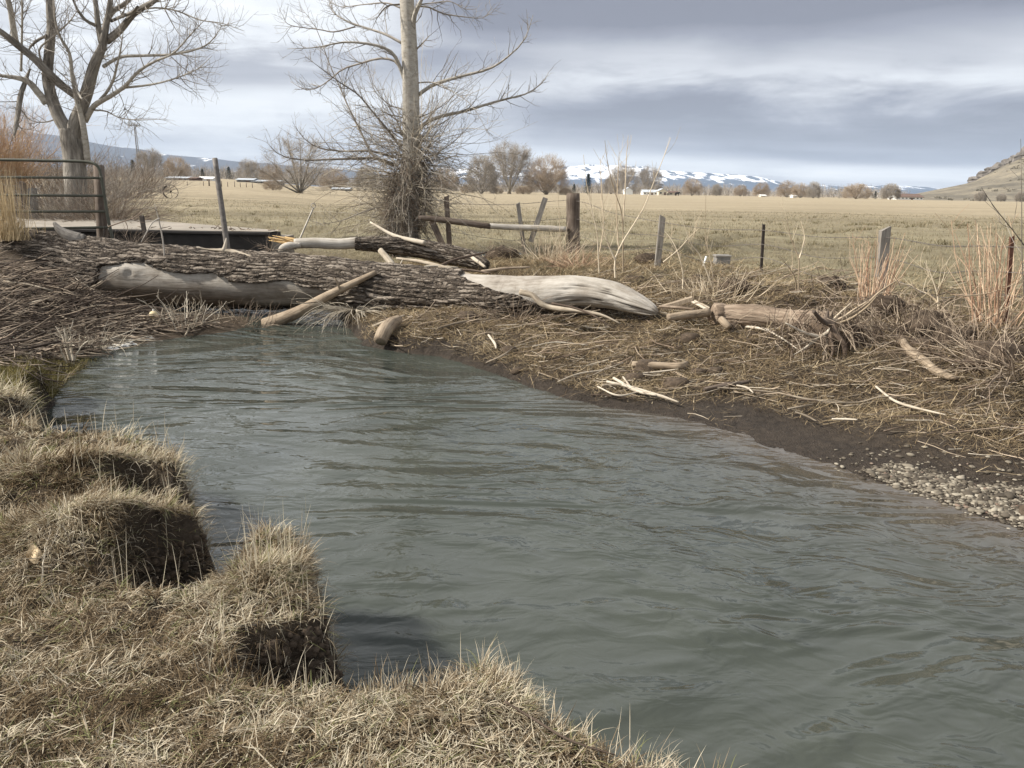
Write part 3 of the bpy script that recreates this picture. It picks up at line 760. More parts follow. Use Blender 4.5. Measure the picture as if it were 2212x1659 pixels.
# --- the big forked cottonwood on the left
YL = 22.0
lrg = np.random.default_rng(9)
base = dp(165, 470, YL); base[2] = 0.9
t = thing('cottonwood_tree', 'large forked grey-barked tree with a white sapling limb behind the metal gate', 'tree', base)
LT = [
    ('trunk', [(700, 1990), (690, 1800), (680, 1600), (665, 1400), (640, 1260), (625, 1160)], 0, [.50, .42, .40, .38, .37, .33], 'bark_grey'),
    ('limb', [(640, 1290), (600, 1170), (530, 1050), (470, 900), (430, 700), (440, 500), (460, 250), (445, 50), (450, -200), (430, -600)], .2, [.25, .22, .20, .19, .17, .15, .13, .11, .08, .03], 'bark_grey'),
    ('limb', [(650, 1280), (680, 1120), (720, 1000), (790, 800), (850, 580), (920, 420), (950, 250), (990, 50), (1010, -250), (1030, -600)], -.2, [.24, .22, .20, .19, .17, .13, .11, .085, .06, .02], 'bark_grey'),
    ('limb', [(920, 400), (885, 240), (870, 100), (850, -60), (830, -300)], .4, [.11, .09, .08, .07, .02], 'bark_grey'),
    ('limb', [(960, 370), (1080, 270), (1200, 130), (1300, 60), (1420, -20), (1600, -250)], -.7, [.12, .11, .10, .09, .07, .02], 'bark_grey'),
    ('limb', [(945, 240), (1010, 110), (1150, 10), (1250, -150)], .5, [.09, .08, .07, .02], 'bark_grey'),
    ('limb', [(860, 230), (770, 180), (700, 90), (650, -20)], -.5, [.06, .05, .04, .03], 'bark_grey'),
    ('limb', [(1000, 190), (1080, 155), (1190, 110), (1240, 60)], -.9, [.05, .05, .04], 'bark_grey'),
    ('limb', [(790, 1480), (770, 1280), (735, 1060), (690, 890), (650, 680), (625, 480), (545, 340), (500, 200), (480, 0), (470, -200)], -.9, [.105, .10, .09, .075, .06, .05, .042, .035, .025, .01], 'bark_pale'),
    ('limb', [(765, 1090), (840, 960), (930, 900), (1020, 850), (1130, 770), (1250, 640), (1400, 550), (1560, 480), (1700, 330), (1860, 160)], -1.2, [.10, .085, .075, .065, .05, .04, .03, .02, .008], 'bark_pale'),
    ('limb', [(900, 900), (960, 830), (1020, 720), (1050, 600), (1085, 450), (1110, 280)], -1.0, [.05, .045, .04, .03, .01], 'bark_pale'),
    ('limb', [(1110, 790), (1300, 770), (1460, 740), (1620, 690), (1780, 620), (1910, 500)], -1.4, [.04, .03, .02, .006], 'bark_pale'),
    ('limb', [(930, 600), (1000, 555), (1100, 510), (1300, 500), (1550, 490), (1780, 440), (1900, 370), (2000, 230)], -.6, [.06, .05, .04, .028, .008], 'bark_pale'),
    ('limb', [(640, 640), (690, 800), (740, 900)], -1.0, [.02, .04, .03], 'bark_pale'),
    ('limb', [(420, 930), (340, 830), (260, 740), (150, 700), (0, 680), (-250, 640)], -.5, [.13, .11, .09, .075, .05, .02], 'bark_pale'),
    ('limb', [(710, 890), (560, 770), (430, 650), (300, 520), (150, 400), (0, 280), (-200, 150)], -.9, [.10, .13, .13, .12, .11, .09, .05], 'bark_grey'),
    ('limb', [(140, 380), (115, 220), (95, 90), (60, -60), (30, -300)], -.6, [.10, .09, .085, .07, .03], 'bark_pale'),
    ('limb', [(270, 620), (225, 740), (185, 860), (165, 1000), (145, 1130), (125, 1240)], -1.2, [.03, .065, .085, .08, .075, .012], 'bark_grey'),
    ('limb', [(420, 320), (330, 370), (260, 450), (300, 560)], .4, [.05, .045, .03, .02], 'bark_grey'),
    ('limb', [(190, 640), (195, 400), (200, 150), (195, -100)], -.8, [.04, .035, .03, .02], 'bark_pale'),
    ('limb', [(820, 990), (950, 1000), (1080, 1060), (1250, 1080), (1490, 1070)], -.9, [.03, .022, .015, .006], 'twig_grey'),
    ('limb', [(480, 1080), (400, 1100), (300, 1090), (200, 1040)], -.5, [.025, .018, .01], 'twig_grey'),
    ('limb', [(1210, 100), (1400, 70), (1600, 100), (1800, 180), (2000, 210), (2200, 280)], -.4, [.03, .025, .018, .006], 'bark_pale'),
    ('limb', [(480, 740), (350, 470), (480, 330), (620, 200), (700, 90)], -1.0, [.03, .03, .025, .01], 'bark_pale'),
    ('limb', [(1480, 80), (1580, 260), (1680, 390)], -.3, [.02, .006], 'twig_grey'),
    ('limb', [(1540, 510), (1660, 620), (1780, 690), (1890, 750)], -.8, [.016, .005], 'twig_grey'),
    ('limb', [(500, 620), (580, 690), (640, 740)], -.4, [.02, .012], 'twig_grey'),
    ('limb', [(1030, 770), (1100, 900), (1150, 1060), (1290, 1180)], -.7, [.016, .005], 'twig_grey'),
]
tw = TB()
for nm, pts, dY, rs, mt_ in LT:
    P = resample(px_path(pts, YL, dY, .24, 0, 0), 26 if nm == 'trunk' or len(pts) > 7 else 16)
    tb = TB(); tb.tube(P, np.array(rs) * (.70 if nm == 'trunk' else .80), 14 if rs[0] > .09 else 8, None, 0.22); tb.build(nm, M[mt_], t)
    if nm == 'limb':
        L = np.linalg.norm(np.diff(P, axis=0), axis=1).sum()
        sprout(tw, P, rs, int(7.5 * L) + 4, 0.25, 1.15, 1, lrg, 0.09, 0.0036, 0.16, (0.5, 1.2), .25, 3, None, (2, 4))
tw.build('crown', M['twig_grey'], t)

def thicket(name, label, cat, loc, rad, H, n, mat, rng, r=(.004, .010), lean=(0.1, 1.1), up=.02, jit=.14, kids=(2, 5), lv=0, group=None, part='stems', base_r=.25, squash=1.0):
    """a many-stemmed bush: stems fan from the base"""
    t = thing(name, label, cat, loc, group)
    tb, tw = TB(), TB()
    for k in range(n):
        a = rng.uniform(0, 2 * math.pi); l = rng.uniform(*lean)
        b0 = np.array(loc) + np.array([math.cos(a), math.sin(a), 0]) * rng.uniform(0, base_r)
        d = (math.cos(a) * math.sin(l), math.sin(a) * math.sin(l) * squash, math.cos(l))
        L = H * rng.uniform(.55, 1.05) / max(.55, math.cos(l * .8))
        Q = arc(b0, d, min(L, rad * 1.6 + H * .6), 7, jit, up, rng)
        rb = rng.uniform(*r)
        tb.tube(Q, [rb, rb * .35], 4, None, cap=False)
        sprout(tw, Q, [rb, rb * .4], int(rng.integers(*kids)), .15 * H, .5 * H, lv, rng, .08, rb * .3, .15, (.4, 1.0), .25, 3, None, (1, 3))
    tb.build('stem', mat, t)
    if tw.n: tw.build('crown', mat, t)
    return t
def G(px, py): return on_ground(px, py)
def at(px, Y, dz=0.0):
    v = ray(px, 415); x = v[0] / v[1] * Y
    return np.array([x, Y, float(height(np.array([x]), np.array([Y]))[0]) + dz])

# scrub round the left tree and the orange willow
q = dp(232, 470, 20.6); q[2] = .85
thicket('bramble_bush', 'tangled grey brown brush growing beside the gate post at the foot of the forked tree', 'bush', q, 1.1, 1.5, 330, M['twig_brown'], lrg, (.004, .009), (.2, 1.5), -.05, .2, (3, 6), 0, base_r=.5)
q = dp(150, 468, 21.2); q[2] = .85
thicket('bramble_bush', 'paler tangled brush filling the space behind the bars of the metal gate', 'bush', q, 1.3, 1.75, 340, M['twig_grey'], lrg, (.004, .009), (.3, 1.5), -.05, .22, (3, 6), 0, base_r=.9)
q = dp(75, 455, 24); q[2] = .95
thicket('bramble_bush', 'low grey brush behind the grey gate block at the far side of the bridge', 'bush', q, 1.4, 1.2, 150, M['twig_brown'], lrg, (.004, .009), (.3, 1.4), -.03, .2, (3, 6), 0, base_r=.9)
q = dp(-15, 440, 30); q[2] = 1.0
thicket('willow_bush', 'orange stemmed willow bush rising behind the left end of the gate', 'bush', q, 2.2, 3.6, 460, M['twig_orange'], lrg, (.008, .016), (.0, .75), .05, .08, (5, 9), 0, base_r=.9)
for k, (px, Y, H, n) in enumerate([(110, 44, 3.0, 170), (215, 48, 2.8, 170), (275, 60, 2.8, 150), (330, 80, 2.6, 130)]):
    thicket('brush_bush', ['grey brown brush beyond the bridge between the orange willow and the tree fork', 'grey brush behind the gate post beneath the distant mast', 'brown brush along the left field edge under the mast', 'low brush at the left corner of the field before the white sheds'][k],
            'bush', at(px, Y), 2.0, H, n, M['twig_grey'] if k % 2 else M['twig_brown'], lrg, (.012, .022), (.1, 1.2), .04, .14, (5, 9), 0, base_r=1.6)

# far bare trees: prototypes, copied with their trunk and crown
def bare_tree(name, loc, H, Wd, stems, low, mat_t, mat_c, seed, n2=26, n3=8, tr=.010, droop=.04, shell=1900, cz=.40):
    rg = np.random.default_rng(seed)
    o = thing(name, None, 'tree', loc)
    tb, tw = TB(), TB()
    loc = np.array(loc, float)
    for k in range(stems):
        a = 2 * math.pi * k / stems + rg.uniform(-.4, .4)
        e = rg.uniform(.1, 1.0) ** .6
        end = loc + np.array([math.cos(a) * Wd * .5 * e, math.sin(a) * Wd * .5 * e, H * (1 - low * e * e) * rg.uniform(.82, 1.0)])
        mid = loc + (end - loc) * np.array([.42, .42, .42]) + rg.normal(0, .02 * H, 3)
        P = resample(np.array([loc + rg.normal(0, .015 * H, 3) * [1, 1, 0], mid, (mid + end) / 2 + np.array([0, 0, .04 * H]), end]), 12)
        r0 = .022 * H * (1.3 if stems < 5 else .8)
        tb.tube(P, [r0, r0 * .6, r0 * .3, tr], 5, None, .1)
        for j in range(n2):
            t_ = rg.uniform(.25, 1); i = min(int(t_ * 11), 10)
            d = unit(P[i + 1] - P[i]) + rg.normal(0, .75, 3)
            Q = arc(P[i], d, H * rg.uniform(.12, .30) * (1.2 - .6 * t_), 5, .14, .08, rg)
            tw.tube(Q, [tr * 2.0, tr], 3, None, cap=False)
            sprout(tw, Q, [tr * 1.6, tr], n3, .05 * H, .14 * H, 0, rg, droop, tr, .14, (.3, 1.0), .1, 3, None, (1, 2), 3)
    for k in range(shell):      # fine spray filling the outer crown
        a = rg.uniform(0, 2 * math.pi); v = rg.uniform(-.92, 1) ; q_ = math.sqrt(1 - v * v) if v > 0 else 1 - .22 * v * v
        f = rg.uniform(.5, 1.0) ** .6
        lump = .82 + .36 * (fbm(np.array([a * 1.6 + seed]), np.array([v * 2.5]), 7, 2)[0] + .5)
        c0 = loc + np.array([math.cos(a) * q_ * Wd * .5 * f * lump * .9, math.sin(a) * q_ * Wd * .5 * f * lump * .9, H * (cz + (((1 - cz) * f * lump * .92) if v > 0 else cz * .95) * v)])
        d = np.array([math.cos(a) * q_, math.sin(a) * q_, .55 + .6 * v]) + rg.normal(0, .35, 3)
        Q = arc(c0, d, H * rg.uniform(.07, .15), 4, .12, .05, rg)
        tw.tube(Q, [tr * 1.3, tr * .8], 3, None, cap=False)
        sprout(tw, Q, [tr * 1.2, tr * .8], 4, .03 * H, .09 * H, 0, rg, droop, tr * .8, .14, (.3, .9), .05, 3, None, (1, 2), 3)
    tb.build('trunk', mat_t, o); tw.build('crown', mat_c, o)
    return o
def copy_thing(o, loc, s, rz, label, group=None, sz=None):
    c = o.copy(); C.objects.link(c); c.location = [float(v) for v in loc]; c.scale = (s, s, sz or s); c.rotation_euler = (0, 0, rz)
    c['_o'] = [float(v) for v in loc]
    c['label'] = label
    if group: c['group'] = group
    for ch in o.children:
        d = ch.copy(); C.objects.link(d); d.parent = c
    return c
w1 = bare_tree('willow_tree', at(648, 118), 8.6, 12.5, 13, .62, M['bark_grey'], M['twig_far'], 3, 30, 9, .010, shell=500, cz=.42)
tag(w1, 'wide spreading bare willow with low dark limbs left of the tall cottonwood', 'tree')
c1 = bare_tree('bare_tree', at(1100, 255), 15.5, 17.0, 8, .35, M['bark_pale'], M['twig_far'], 4, 52, 12, .017)
tag(c1, 'tallest pale grey bare tree of the three beyond the field', 'tree', 'trees beyond the field')
r1_ = bare_tree('bare_tree', at(1180, 250), 11.6, 15.0, 10, .55, M['bark_grey'], M['twig_tan'], 6, 46, 13, .017)
tag(r1_, 'rounded brown bare tree at the right of the three beyond the field', 'tree', 'trees beyond the field')
d1_ = bare_tree('bare_tree', at(1041, 240), 11.0, 9.0, 6, .5, M['bark_grey'], M['twig_far'], 8, 40, 9, .017)
tag(d1_, 'narrow grey bare tree with dark trunk at the left of the three beyond the field', 'tree', 'trees beyond the field')
b1_ = bare_tree('round_bush', at(1850, 330), 6.0, 12.5, 12, .55, M['twig_brown'], M['twig_tan'], 12, 30, 11, .02)
tag(b1_, 'wide tan domed bush at the far right edge of the field', 'bush', 'bushes along the far field edge')
b2_ = bare_tree('round_bush', at(1925, 325), 6.2, 7.5, 9, .5, M['twig_grey'], M['twig_far'], 13, 28, 10, .018)
tag(b2_, 'pale feathery bush beside the long brown roofed house', 'bush', 'bushes along the far field edge')
FT = [  # source, px, distance, scale, label
    (d1_, 1758, 330, .60, 'dark fan shaped bare tree left of the tan domed bush'), (r1_, 1700, 380, .66, 'pale rounded bare tree between the power poles'),
    (r1_, 1495, 400, .72, 'largest bare tree right of the tan farmhouse'), (d1_, 1548, 410, .55, 'bare tree next right of the largest one by the farmhouse'),
    (r1_, 1600, 420, .5, 'low bare tree midway between farmhouse and power pole'), (c1, 1345, 420, .95, 'tall grey bare tree behind the white barn'),
    (c1, 1400, 440, .95, 'tall grey bare tree behind the blue roofed house'), (d1_, 1320, 430, .9, 'thin bare tree between the fir and the white barn'),
    (r1_, 1730, 360, .55, 'small bare tree against the dark fan shaped one'), (r1_, 1645, 400, .6, 'low bare tree close to the power pole'), 
    (r1_, 960, 300, .8, 'bare tree glimpsed right of the cottonwood trunk beyond the field'), (d1_, 905, 320, .9, 'bare tree hidden behind the cottonwood trunk beyond the field'),
    (r1_, 385, 330, .75, 'round brown tree behind the left field fence'), (c1, 330, 360, .8, 'grey tree at the foot of the mast'),
    (r1_, 590, 300, .6, 'brown tree behind the wide willow at its left'), (c1, 540, 380, .62, 'pale bare tree above the long white sheds'),
    (r1_, 720, 260, .62, 'brown tree behind the wide willow at its right'), (d1_, 790, 270, .75, 'grey tree left of the cottonwood trunk beyond the field')]
for k, (src, px, Y, s, lab) in enumerate(FT):
    copy_thing(src, at(px, Y, -.1), s, k * 1.3, lab, 'trees beyond the field')
copy_thing(b1_, at(590, 122), .26, 1.0, 'small grey brown bush at the left foot of the wide willow', 'bushes along the far field edge')
for k_, (px_, sc_, l_) in enumerate([(1072, .36, 'low brown scrub at the foot of the tallest of the three trees'), (1130, .42, 'low brown scrub between the tallest and the rounded tree'), (1010, .4, 'low scrub left of the narrow tree with dark trunk'), (1222, .36, 'low scrub just right of the rounded tree')]): copy_thing(b1_, at(px_, 246), sc_, k_ * 1.7, l_, 'bushes along the far field edge')
copy_thing(b2_, at(2120, 318), .62, 2.0, 'left small bare bush at the foot of the hillside', 'bushes along the far field edge')
copy_thing(b2_, at(2165, 318), .5, 4.0, 'middle small bare bush at the foot of the hillside', 'bushes along the far field edge')
copy_thing(b2_, at(2207, 318), .62, 5.0, 'right small bare bush at the foot of the hillside', 'bushes along the far field edge')
def conifer(loc, H, Wd, seed, label):
    rg = np.random.default_rng(seed)
    o = thing('fir_tree', label, 'tree', loc, 'evergreens beyond the field')
    tb = TB(); tb.tube(np.array([loc, loc + [0, 0, H * .98]]), [H * .022, .03], 6); tb.build('trunk', M['bark_grey'], o)
    n = 2600
    u = rg.random(n) ** .75; a = rg.uniform(0, 2 * math.pi, n)
    env = (1 - u) ** .8 * (0.75 + .25 * np.sin(u * 42 + a)) * np.minimum(1, u * 9 + .35)
    rr = Wd * .5 * env * rg.uniform(.35, 1.0, n)
    P = np.stack([loc[0] + np.cos(a) * rr, loc[1] + np.sin(a) * rr, loc[2] + H * (.05 + .93 * u)], -1)
    bb = BB(); bb.add(blades(P, a + rg.normal(0, .3, n), rg.uniform(1.2, 1.9, n), rg.uniform(.06, .12, n) * H, np.full(n, .022 * H), rg.uniform(0, .3, n), 2)); bb.build('crown', M['needle'], o)
    return o
conifer(at(1270, 300), 7.6, 4.6, 1, 'dark pointed fir standing right of the three bare trees')
conifer(at(1892, 335), 3.3, 2.1, 2, 'small dark fir between the tan domed bush and the long house')
conifer(at(497, 340), 5.2, 4.5, 3, 'dark evergreen behind the white shed at the left field edge')
conifer(at(440, 340), 4.2, 3.8, 4, 'dark evergreen above the low white shed roof on the left')
conifer(at(365, 330), 4.0, 3.2, 7, 'small dark evergreen nearest the mast')
conifer(at(292, 380), 8.0, 4.5, 6, 'tall dark evergreen left of the mast')
conifer(at(634, 420), 6.0, 4.5, 5, 'dark evergreen behind the wide willow')
conifer(at(1240, 330), 4.0, 3.5, 8, 'low dark evergreen just left of the pointed fir')
# hazy band of far woods
rg = np.random.default_rng(31)
tb = TB()
for k in range(9000):
    px = rg.uniform(-500, 1960); Y = rg.uniform(460, 640)
    v = ray(px, 415); x = v[0] / v[1] * Y
    zb = 0.8 + (4.1 if px < 560 else (4.1 * max(0, (800 - px) / 240) if px < 800 else 0))
    H = (9.5 if px < 900 else 7.5) * (0.35 + fbm(np.array([px / 45.]), np.array([Y / 90.]), 77, 3)[0] + .5)
    Q = arc((x, Y, zb), (rg.normal(0, .35), rg.normal(0, .35), 1), H * rg.uniform(.5, 1.15), 4, .12, .05, rg)
    tb.tube(Q, [.16, .03], 3, None, cap=False)
    for j in range(2): tb.tube(arc(Q[int(rg.integers(1, 3))], rg.normal(0, 1, 3) + [0, 0, .8], H * .4, 3, .2, .1, rg), [.10, .03], 3, None, cap=False)
tag(tb.build('far_woods', M['twig_grey']), 'hazy line of bare woods closing off the far side of the field', 'woods', None, 'stuff')
# sagebrush on the hillside
rg = np.random.default_rng(4); bb = BB(); pts = []
hc_x = [c[0] for c in hill_crest]; hc_y = [c[1] for c in hill_crest]
for o in bpy.data.objects:
    if o.name == 'hillside':
        co = np.zeros(len(o.data.vertices) * 3); o.data.vertices.foreach_get('co', co); HV = co.reshape(-1, 3)
cols = 200
for k in range(1500):
    r_ = rg.integers(1, 29); c_ = rg.integers(20, 150); f = rg.random()
    q = HV[r_ * cols + c_] * f + HV[(r_ + 1) * cols + c_ + 1] * (1 - f)
    if fbm(np.array([q[0] / 25]), np.array([q[2] / 6]), 5, 3)[0] > -.02: pts.append(q)
pts = np.array(pts); P = np.repeat(pts, 16, 0); n = len(P)
P = P + rg.normal(0, .5, (n, 3)) * [1, 1, .1]
bb.add(blades(P, rg.uniform(0, 6.28, n), rg.uniform(0, 1.2, n), rg.uniform(.5, 1.2, n), np.full(n, .25), rg.uniform(-.2, .3, n), 2))
tag(bb.build('sagebrush', grass_mat('sagebrush', [(0, (.07, .065, .05)), (1, (.19, .17, .13))], .1)), 'grey sagebrush dotting the hillside on the right', 'brush', None, 'stuff')

# ------------------------------------------------------------------ far buildings, mast, poles
def house(name, label, px, Y, wpx, hpx, depth, wall, roof, ridge_along=True, wins=3, rise=.5, cat='house'):
    """wpx/hpx: width and wall height as seen in the photo"""
    k = Y / FPX; p = at(px, Y); wd = wpx * k; hh = hpx * k
    t = thing(name, label, cat, p)
    tb = TB(); tb.box(p + [0, depth / 2, hh / 2 - .2], wd, depth, hh + .4)
    rz = rise * hh
    if ridge_along:
        for s in (0, 1):   # gable ends
            xx = p[0] + (wd / 2 if s else -wd / 2)
            tb.raw([(xx, p[1], p[2] + hh), (xx, p[1] + depth, p[2] + hh), (xx, p[1] + depth / 2, p[2] + hh + rz)], None, [[0, 1, 2]])
    else:
        for s in (0, 1):
            yy_ = p[1] + (depth if s else 0)
            tb.raw([(p[0] - wd / 2, yy_, p[2] + hh), (p[0] + wd / 2, yy_, p[2] + hh), (p[0], yy_, p[2] + hh + rz)], None, [[0, 1, 2]])
    tb.build('wall', wall, t, None, False)
    tb = TB(); e = .35; th = .16
    if ridge_along:
        A = [(-wd/2-e, -e, hh-.1), (wd/2+e, -e, hh-.1), (wd/2+e, depth/2, hh+rz), (-wd/2-e, depth/2, hh+rz), (wd/2+e, depth+e, hh-.1), (-wd/2-e, depth+e, hh-.1)]
    else:
        A = [(-wd/2-e, depth+e, hh-.1), (-wd/2-e, -e, hh-.1), (0, -e, hh+rz), (0, depth+e, hh+rz), (wd/2+e, -e, hh-.1), (wd/2+e, depth+e, hh-.1)]
    A = np.array(A) + p; B_ = A + [0, 0, th]; V = np.vstack([A, B_])
    tb.raw(V, [[0,1,2,3],[3,2,4,5],[6,9,8,7],[9,11,10,8],[0,6,7,1],[1,7,8,2],[2,8,10,4],[4,10,11,5],[5,11,9,3],[3,9,6,0]])
    tb.build('roof', roof, t, None, False)
    for j in range(wins):
        tb = TB(); xx = p[0] + wd * ((j + .5) / wins - .5)
        tb.box((xx, p[1] - .02, p[2] + hh * .55), min(1.3, wd / wins * .45), .08, hh * .38); tb.build('window', M['dark_open'], t, None, False)
    if wins:
        tb = TB(); tb.box((p[0] + wd * (.5 / wins), p[1] - .03, p[2] + hh * .36), .95, .08, hh * .72); tb.build('door', M['roof_brown'], t, None, False)
    return t
house('barn', 'small white gabled barn at the far edge of the field', 1358, 390, 17, 8, 6, M['white'], M['roof_grey'], False, 0, .75, 'barn')
house('farmhouse', 'long low white house with pale blue grey roof between the barn and the tan house', 1405, 395, 30, 5.5, 8, M['white'], M['roof_grey'], True, 4, .8)
house('farmhouse', 'tan gabled house right of the pale blue grey roof', 1432, 390, 18, 8, 8, M['cream'], M['roof_grey'], False, 2, .6)
house('garage', 'low tan building attached right of the tan gabled house', 1455, 393, 20, 5.5, 6, M['cream'], M['roof_brown'], True, 2, .5, 'garage')
house('ranch_house', 'long white house with brown roof at the foot of the hillside', 1968, 345, 54, 5.6, 9, M['white'], M['roof_brown'], True, 7, 1.1)
house('shed', 'tiny white shed at the field edge right of the power pole', 1718, 360, 8, 3.5, 4, M['white'], M['white'], True, 0, .5, 'shed')
house('shed', 'tiny pale shed nearest the right side of the nearer power pole', 1650, 380, 10, 2.5, 4, M['cream'], M['white'], True, 0, .5, 'shed')
house('shed', 'long low white roofed shed at the left end of the far row', 385, 250, 46, 4.5, 6, M['conc_grey'], M['roof_grey'], True, 4, .45, 'shed')
house('shed', 'small dark shed between two white roofs in the far row', 418, 240, 14, 5, 5, M['roof_brown'], M['roof_brown'], True, 0, .3, 'shed')
house('shed', 'bright white shed behind the tall leaning pole', 444, 248, 30, 4, 6, M['white'], M['white'], True, 2, .9, 'shed')
house('shed', 'grey shed right of the leaning pole in the far row', 530, 250, 34, 4, 6, M['conc_grey'], M['roof_grey'], True, 3, .6, 'shed')
house('shed', 'long white roofed shed beside the wide willow', 575, 250, 56, 4.5, 6, M['conc_grey'], M['roof_grey'], True, 4, .45, 'shed')
house('shed', 'long pale shed showing under the right limbs of the wide willow', 735, 240, 34, 4, 6, M['conc_grey'], M['roof_grey'], True, 4, .4, 'shed')
def power_pole(px, Y, hpx, label):
    p = at(px, Y); H = hpx * Y / FPX
    t = thing('power_pole', label, 'pole', p, 'power poles by the far field edge')
    tb = TB(); tb.tube(np.array([p, p + [0, 0, H]]), [.16, .11], 8); tb.build('pole', M['wood_grey'], t)
    tb = TB(); tb.box(p + [0, 0, H * .93], 2.2, .12, .14); tb.build('crossarm', M['wood_grey'], t, None, False)
    for s in (-1, 1):
        tb = TB(); tb.tube(np.array([p + [s * .9, 0, H * .935], p + [s * .9, 0, H * .935 + .35]]), [.09, .05], 6); tb.build('insulator', M['conc_grey'], t)
power_pole(1607, 410, 21, 'left distant power pole at the field edge')
power_pole(1814, 350, 19, 'power pole beside the tan domed bush')
# mast
p = at(306, 480); H = 112 * 480 / FPX; p[2] = 3.5
t = thing('cell_tower', 'tall thin lattice mast with an antenna ring over the left treeline', 'mast', p)
tb = TB()
legs = [np.array([math.cos(a), math.sin(a), 0]) for a in (0.3, 2.4, 4.5)]
def lg(i, u): return p + legs[i] * (1.1 - .65 * u) + np.array([-.6 * u, 0, H * u])
for i in range(3): tb.tube(np.array([lg(i, 0), lg(i, 1)]), .19, 5)
for j in range(22):
    for i in range(3): tb.tube(np.array([lg(i, j / 22), lg((i + 1) % 3, (j + 1) / 22)]), .07, 4); tb.tube(np.array([lg(i, j / 22), lg((i + 1) % 3, j / 22)]), .07, 4)
tb.build('lattice', M['conc_grey'], t)
tb = TB(); top = p + np.array([-.6, 0, H])
ring = np.array([top + [math.cos(a) * 2.9, math.sin(a) * 2.9, -.3] for a in np.linspace(0, 2 * math.pi, 19)])
tb.tube(ring, .12, 5)
for a in np.linspace(0, 2 * math.pi, 7)[:-1]: tb.tube(np.array([top + [0, 0, -.3], top + [math.cos(a) * 2.9, math.sin(a) * 2.9, -.3]]), .08, 4)
tb.build('antenna_frame', M['conc_grey'], t)
for a in np.linspace(0, 2 * math.pi, 13)[:-1]:
    tb = TB(); tb.box(top + [math.cos(a) * 3.0, math.sin(a) * 3.0, -.1], .35, .35, 1.9); tb.build('antenna', M['roof_grey'], t, None, False)
# dark animal far out in the field
p = at(1463, 330)
tb = TB()
body = resample(np.array([p + [-.85, 0, 1.05], p + [-.3, 0, 1.1], p + [.4, 0, 1.12], p + [.85, 0, 1.25], p + [1.15, 0, 1.1], p + [1.4, 0, .8]]), 14)
tb.tube(body, [.25, .40, .42, .36, .2, .16, .1], 10)
for sx in (-.65, -.55, .55, .62):
    tb.tube(np.array([p + [sx, .16 if sx in (-.65, .55) else -.16, .95], p + [sx + .04, .16 if sx in (-.65, .55) else -.16, .5], p + [sx, .16 if sx in (-.65, .55) else -.16, 0]]), [.14, .08, .06], 6)
tb.tube(np.array([p + [-.95, 0, 1.15], p + [-1.02, 0, .5]]), [.03, .04], 5)
tag(tb.build('cow', M['black'], None, p), 'tiny black cow far out on the field right of the tan house', 'cow')

# ------------------------------------------------------------------ the great fallen log
rg = np.random.default_rng(21)
LOGP = [(-70, 556, 14.5, .50), (0, 562, 14.2, .50), (120, 572, 14.0, .505), (250, 592, 13.7, .50), (400, 600, 13.4, .46), (550, 606, 13.1, .42), (700, 613, 12.7, .365), (820, 626, 12.35, .35), (950, 638, 11.95, .345),
        (1080, 643, 11.5, .325), (1170, 636, 11.2, .262), (1250, 629, 10.95, .215), (1320, 638, 10.7, .185), (1370, 655, 10.5, .14), (1405, 669, 10.38, .08), (1420, 676, 10.33, .02)]
ctrl = np.array([dp(a, b_, c_) for a, b_, c_, d_ in LOGP])
NR = 760
Pl = resample(ctrl, NR)
sp = np.linspace(0, len(LOGP) - 1, NR)
Rl = np.interp(sp, range(len(LOGP)), [q[3] for q in LOGP])
PXl = np.interp(sp, range(len(LOGP)), [q[0] for q in LOGP])
T, A, B = frames(Pl)
Ll = np.concatenate([[0], np.cumsum(np.linalg.norm(np.diff(Pl, axis=0), axis=1))])
def wrapn(fx, fa, seed, o, th, L):
    """noise that closes around the log"""
    X = L[:, None] * fx + 0 * th[None]
    return 0.5 * (fbm(X + 3 * np.cos(th)[None], fa * np.cos(th)[None] + 0 * X, seed, o) + fbm(X + 50, fa * np.sin(th)[None] + 20 + 0 * X, seed + 9, o)) * 1.6
lt = thing('fallen_log', 'huge fallen tree trunk with furrowed bark and a bare white end lying across the stream', 'log', [Pl[370][0], Pl[370][1], 0.0])
NS = 72
th = np.arange(NS) * 2 * math.pi / NS
rr = Rl[:, None] * (1 + .10 * wrapn(.7, 1.2, 2, 3, th, Ll)) + 0.012 * wrapn(2.0, 9, 4, 3, th, Ll)
# knot on the bare patch
kx = np.interp(318, PXl, Ll); rr = rr + .07 * np.exp(-((Ll[:, None] - kx) / .28) ** 2 - ((th[None] - .30) / .22) ** 2) - .05 * np.exp(-((Ll[:, None] - kx - .07) / .07) ** 2 - ((th[None] - .22) / .09) ** 2)
# split grooves along the white end
wend = sst(PXl, 1180, 1280)[:, None]
rr = rr - .025 * wend * np.exp(-(wrapn(.35, 7, 30, 3, th, Ll) / .03) ** 2) + .06 * wend * wrapn(1.1, 2.2, 33, 4, th, Ll)
V = Pl[:, None] + A[:, None] * (np.cos(th)[None, :, None] * rr[..., None]) + B[:, None] * (np.sin(th)[None, :, None] * rr[..., None])
ii = (np.arange(NR - 1)[:, None] * NS + np.arange(NS)[None]).ravel(); jj = (np.arange(NR - 1)[:, None] * NS + (np.arange(NS) + 1)[None] % NS).ravel()
Qd = np.stack([ii, jj, jj + NS, ii + NS], -1)
lv = np.stack([np.cos(th)[None] * rr, np.sin(th)[None] * rr, np.repeat(Ll[:, None], NS, 1)], -1).reshape(-1, 3)
